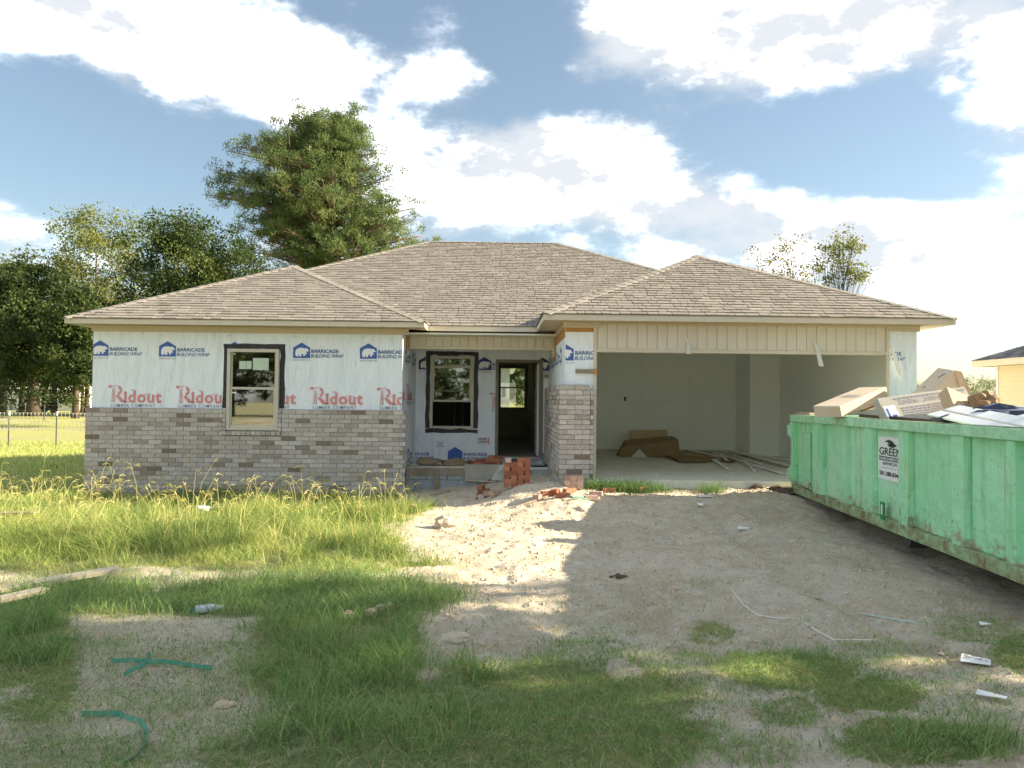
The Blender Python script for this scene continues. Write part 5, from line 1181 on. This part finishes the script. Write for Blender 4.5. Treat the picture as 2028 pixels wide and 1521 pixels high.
# small pale stack by the post
S1 = on(1146, 985); S1 = Vector((S1.x, 12.02, G(S1.x, 12.02)))
for r in range(3):
    for i in range(3): brick((S1.x-.105+i*.1, S1.y+random.uniform(-.008, .008), S1.z+r*(BZ+.002)), math.pi/2+random.uniform(-.03, .03), True, 'pale brick in the small square stack at the foot of the post', 'bricks of the small square stack')
def scatter_bricks(lst, pale, label, group, zoff=0, Yf=None):
    for u, v, a_ in lst:
        p_ = on(u, v) if Yf is None else atZ(u, v, Yf)
        if Yf is None and p_.y > 12.28: p_ = Vector((p_.x, 12.2+random.uniform(-.1, .1), 0)); p_.z = G(p_.x, p_.y)
        brick(p_+Vector((0, 0, zoff+.002)), a_, pale, label, group)
scatter_bricks([(1085, 982, .3), (1100, 978, 1.2), (1115, 985, .1), (1128, 976, .6), (1205, 975, .2), (1222, 970, -.1), (1240, 972, .1), (1258, 974, .3), (1270, 972, .8)], False, 'red brick lying loose on the dirt beside the brick post', 'red bricks loose by the post')
scatter_bricks([(1170, 990, .2), (1180, 982, -.3), (1065, 988, 1.2)], True, 'pale brick lying loose on the dirt by the small stack', 'pale bricks loose by the small stack')
scatter_bricks([(942, 975, 1.4), (955, 978, 1.5), (967, 977, 1.3), (980, 981, .9)], True, 'pale brick in the leaning row left of the cross-laid stack', 'bricks of the leaning row')
for i, (dx, dz, a_) in enumerate([(-.56, 0, .1), (-.36, 0, -.1), (-.55, .067, .2), (-.60, .134, 1.3)]):
    gzv = G(S0.x+dx, S0.y+.45); brick((S0.x+dx, S0.y+.45, gzv+dz), a_, False, 'red brick in the low heap behind the leaning row', 'bricks of the low heap')
PZ = .347                                             # bricks on the porch slab
LP = 'red brick in the heap on the porch slab by the door'
for r, row in enumerate([(948, 962, 976, 989), (952, 968, 984), (975, 987)]):
    for u in row: p_ = atZ(u, 921, PZ); brick((p_.x, 15.25+random.uniform(-.03, .03), PZ+r*(BZ+.001)), random.choice([0, math.pi/2])+random.uniform(-.1, .1) if r == 0 else random.uniform(-.15, .15), False, LP, 'bricks heaped on the porch')
for u, a_ in ((925, .5), (933, -.4), (940, .9)): p_ = atZ(u, 921, PZ); brick((p_.x, 15.5+random.uniform(-.2, .2), PZ), a_, False, LP, 'bricks heaped on the porch')
# porch clutter
for u0, v0, u1, v1 in ((1000, 932, 1022, 906), (1014, 930, 1034, 908)):
    p0_, p1_ = atY(u0, v0, 14.62), atY(u1, v1, 16.1); p1_.z = .40; p0_.z = .37
    plank('ramp_plank', p0_, p1_, .13, .035, mat('grey_plank', (.17, .165, .15), .9, var=(.11, .105, .095), vscale=8), 'dark grey plank leading up to the front door', group='planks before the front door')
p_ = atZ(866, 917, PZ); crumple('paper_sack', (p_.x-.12, 15.2, PZ+.05), (.28, .22, .10), mat('tan_paper_sack', (.33, .26, .17), .9, var=(.22, .17, .11), vscale=5), 'flattened tan cement sack on the left of the porch slab', 'sack', seed=6, amp=.3)
crumple('paper_sack', (p_.x+.40, 15.2, PZ+.05), (.25, .2, .09), MATS['tan_paper_sack'], 'second tan cement sack nearer the brick heap on the porch', 'sack', seed=9, amp=.3)
crumple('rubble', (p_.x-.5, 15.1, PZ+.03), (.2, .2, .06), m_block, 'grey mortar rubble at the left corner of the porch slab', 'rubble', seed=3, amp=.7)
crumple('rubble', (.80, 15.3, PZ+.02), (.25, .3, .05), m_block, 'grey mortar rubble on the porch beside the brick side wall', 'rubble', seed=13, amp=.7)
# grey board leaning on the foundation, scrap laths round the stack
q0 = [atY(920, 921, 14.71), atY(990, 921, 14.71), atY(992, 953, 14.68), atY(972, 949, 14.68), atY(955, 957, 14.68), atY(938, 951, 14.68), atY(921, 955, 14.68)]
ctr = sum(q0, Vector())/7; o = MB().prism([v-ctr for v in q0], (.0, -.012, .012)).build('backer_board', mat('grey_backer_board', (.36, .345, .29), .85, var=(.28, .27, .22), vscale=5)); o.location = ctr; tag(o, 'broken grey backer board leaning on the porch foundation', 'board')
plank('wood_lath', S0+Vector((-.80, -.02, .10)), S0+Vector((-.35, -.2, .10)), .03, .02, m_wood, 'thin brown lath lying over the leaning brick row', 'lath')
plank('wood_lath', on(1020, 1005)+Vector((0, 0, .01)), on(1085, 985)+Vector((0, 0, .02)), .03, .02, m_wood, 'brown lath lying on the dirt before the brick stack', 'lath')
o = MB().prism([(-.13, 0, 0), (.12, 0, .0), (.16, .1, .30), (0, .12, .22)], (0, .02, 0)).build('slate_scrap', mat('green_grey_scrap', (.30, .33, .29), .8, var=(.22, .25, .21), vscale=7)); o.location = S0+Vector((-.30, .02, .10)); tag(o, 'grey-green board scrap wedged beside the brick stack', 'scrap')
plank('form_board', on(850, 985)+Vector((0, .1, .02)), on(892, 978)+Vector((0, .1, .04)), .05, .03, m_wood, 'pale board half buried at the foot of the porch foundation', 'board')

# ------------------------------------------------------------------ litter in the yard
m_strap = mat('green_strap', (.03, .24, .15), .5, var=(.10, .27, .19), vscale=12)
def strap(pts, label, w=.006, lift=.012):
    P = [on(*q) for q in pts]; fine = []
    for i in range(len(P)-1):
        for f in np.linspace(0, 1, 6)[:-1]: fine.append(P[i].lerp(P[i+1], f))
    fine.append(P[-1]); fine = [Vector((p_.x, p_.y, G(p_.x, p_.y)+lift+.006*math.sin(i*.4)**2)) for i, p_ in enumerate(fine)]; ctr = fine[0].copy(); mb = MB(); L_ = []
    for i, p_ in enumerate(fine):
        d = fine[min(i+1, len(fine)-1)]-fine[max(i-1, 0)]; s_ = Vector((-d.y, d.x, 0)).normalized()*w+Vector((0, 0, .012)); L_.append((p_-s_-ctr, p_+s_-ctr))
    for i in range(len(L_)-1): mb.add([L_[i][0], L_[i+1][0], L_[i+1][1], L_[i][1]], [(0, 1, 2, 3)])
    o = mb.build('packing_strap', m_strap); o.location = ctr; s_ = o.modifiers.new('t', 'SOLIDIFY'); s_.thickness = .002; return tag(o, label, 'strap')
strap([(220, 1312), (300, 1316), (420, 1327)], 'straight green packing strap on the worn turf'); strap([(245, 1340), (285, 1322), (297, 1298)], 'short curved green strap crossing the straight one')
strap([(162, 1418), (235, 1420), (278, 1434), (292, 1460), (283, 1490), (245, 1518)], 'hooked green packing strap in the front turf'); strap([(374, 1213), (400, 1207), (432, 1203)], 'green strap caught in the clump grass by the bottle')
strap([(1105, 983), (1135, 990), (1165, 994)], 'pale green strap lying before the small brick stack', .010, .03)
p_ = on(411, 1214); bt = empty('plastic_bottle', p_+Vector((0, 0, .035)), 'clear plastic bottle lying in the clump grass', 'bottle'); m_clear = mat('clear_plastic', (.75, .80, .82), .15, spec=.6, transl=.4)
MB().tube([(-.09, 0, 0), (-.085, 0, 0), (.05, 0, .0), (.085, 0, 0), (.10, 0, 0)], [.02, .032, .032, .014, .013], 12).build('bottle_body', m_clear, bt, smooth=True); MB().tube([(.10, 0, 0), (.118, 0, 0)], .015, 10).build('cap', m_white, bt); bt.rotation_euler.z = .5
P = [on(*q)+Vector((0, 0, .015)) for q in [(1450, 1172), (1473, 1202), (1500, 1222), (1540, 1228), (1582, 1229), (1612, 1250), (1650, 1271), (1735, 1272)]]
o = MB().tube([q-P[0] for q in P], .0055, 6).build('wire_offcut', mat('cream_wire', (.66, .62, .53), .5)); o.location = P[0]; tag(o, 'cream plastic-coated wire bent across the driveway', 'wire')
P = [on(*q)+Vector((0, 0, .012)) for q in [(1700, 1217), (1760, 1228), (1810, 1236)]]; o = MB().tube([q-P[0] for q in P], .006, 5).build('wire_offcut', mat('pale_green_wire', (.42, .55, .47), .5)); o.location = P[0]; tag(o, 'thin pale green line lying on the driveway', 'wire')
def scrap(u, v, sx, sy_, label, mt=m_paper, th=.004, rz_=0, name='paper_scrap', cat='paper', group=None, tilt=.06):
    o = MB().prism([(-sx, -sy_, 0), (sx*.9, -sy_*1.1, .01), (sx, sy_*.9, .004), (-sx*.85, sy_, .012)], (0, 0, th)).build(name, mt); o.location = on(u, v)+Vector((0, 0, .012)); o.rotation_euler = (tilt, tilt*.6, rz_); return tag(o, label, cat, group)
o = scrap(1932, 1313, .085, .055, 'printed white paper lying on the clay by the right grass patch', rz_=-.5)
F = Flat(); bars(F, -.06, .03, 3, .11, .012); F.build(o, Vector((0, 0, .014)), Vector((1, 0, 0)), Vector((0, 0, 1)), (-.07, .07, -.05, .05), 'printing', Vector((0, 1, 0)))
scrap(1963, 1383, .075, .022, 'thin white paper strip on pale clay below the printed sheet', rz_=-.55); scrap(1397, 986, .12, .025, 'white trim offcut lying on the sunlit dirt strip', m_white, .015, 0, 'trim_offcut', 'offcut'); scrap(1388, 1003, .05, .04, 'white plaster lump just before the sunlit dirt strip', m_white, .03, 1, 'plaster_lump', 'plaster'); scrap(1472, 1050, .075, .03, 'white foam piece on the driveway clay', m_white, .02, -.3, 'foam_piece', 'foam')
scrap(1470, 1047, .03, .02, 'tiny pale scrap beside the white foam piece', m_paper); scrap(1950, 1240, .04, .02, 'small white scrap beside the far right tuft', m_white)
plank('timber_board', on(-60, 1190)+Vector((0, 0, .05)), on(235, 1142)+Vector((0, 0, .07)), .14, .04, mat('bleached_timber', (.52, .45, .34), .85, var=(.42, .36, .27), vscale=6), 'long bleached timber lying in the tall grass', 'board'); plank('timber_board', on(-40, 1207)+Vector((0, 0, .04)), on(90, 1180)+Vector((0, 0, .05)), .12, .04, MATS['bleached_timber'], 'short bleached timber end in front of the long one', 'board')
plank('timber_board', on(-30, 1048)+Vector((0, 0, .20)), on(70, 1046)+Vector((0, 0, .20)), .10, .02, m_wood, 'grey board showing through the tall grass by the pasture', 'board')
crumple('plastic_scrap', on(400, 1030)+Vector((0, 0, .16)), (.09, .07, .05), m_white, 'white plastic scrap caught in the tall grass', 'plastic', seed=7)
m_clod = mat('clay_clod', (.54, .43, .30), .95, var=(.40, .31, .21), vscale=12, bump=.6, bscale=40)
m_stone = mat('pale_stone', (.50, .42, .33), .9, var=(.40, .33, .25), vscale=12, bump=.5, bscale=40)
for i, (u, v, r) in enumerate([(735, 1222, .045), (752, 1213, .04), (770, 1210, .04), (690, 1228, .045)]): tag(crumple('clay_clod', on(u, v)+Vector((0, 0, .03)), (r, r*.8, r*.9), m_clod, None, None, seed=20+i, n_=3, amp=.35), 'tan clay clod in the row beside the clump grass', 'clod', 'clay clods beside the clump grass')
crumple('field_stone', on(445, 1398), (.06, .045, .025), m_clod, 'brownish flat stone in the worn turf behind the hooked strap', 'stone', seed=31, amp=.3); crumple('field_stone', on(883, 1042)+Vector((0, 0, .03)), (.16, .12, .10), m_stone, 'pale angular stone at the edge of the tall grass', 'stone', seed=32, amp=.3); crumple('field_stone', on(905, 1265), (.13, .09, .04), m_stone, 'flat pale stone on the clay right of the clump grass', 'stone', seed=33, amp=.3)
crumple('clay_clod', on(1225, 1146), (.09, .06, .04), mat('dark_clod', (.10, .075, .05), .95), 'dark lump of earth in the middle of the driveway', 'clod', seed=34, amp=.5)
for i, (u, v, r) in enumerate([(1540, 972, .12), (1565, 976, .14), (1500, 968, .09)]): tag(crumple('earth_lump', on(u, v)+Vector((0, 0, .02)), (r*1.3, r, r*.55), mat('dark_clod', (.1, .075, .05)), None, None, seed=40+i, amp=.5), 'dark earth lump by the far end of the dumpster', 'clod', 'earth lumps by the dumpster')
# broken mortar and stones along the slab edge
mb = MB()
for i in range(240):
    u, v = random.uniform(1330, 1570), random.gauss(968, 5); p_ = on(u, v); s_ = random.uniform(.008, .035)
    mb.add([p_+Vector((random.uniform(-1, 1)*s_, random.uniform(-1, 1)*s_, random.uniform(-.2, 1)*s_)) for _ in range(5)], [(0, 1, 2), (0, 2, 3), (0, 3, 4), (1, 2, 4), (2, 3, 4), (0, 1, 4)], random.random())
tag(mb.build('mortar_crumbs', m_stone), 'broken mortar and gravel along the garage slab edge', 'rubble', kind='stuff')
pz = rng.random(6500); mb = MB()
xs = rng.uniform(-1.2, 4.6, 10000); ys = 3.2+9*rng.random(10000); cvr = np.maximum.reduce(masks(xs, ys))
for x, y, cv in zip(xs, ys, cvr):
    if cv > .3 or x > 4.0 and y < 11: continue
    s_ = random.choice([.006, .008, .011, .016, .026]); z = G(x, y)
    v_ = [Vector((x+s_*math.cos(a_)*random.uniform(.7, 1.2), y+s_*math.sin(a_)*random.uniform(.7, 1.2), z-.002)) for a_ in (0, 1.57, 3.14, 4.71)]+[Vector((x, y, z+s_*random.uniform(.5, .9)))]
    mb.add(v_, [(0, 1, 4), (1, 2, 4), (2, 3, 4), (3, 0, 4)], random.random())
tag(mb.build('clay_crumbs', m_clod), 'loose clay crumbs and grit scattered over the driveway', 'gravel', kind='stuff')
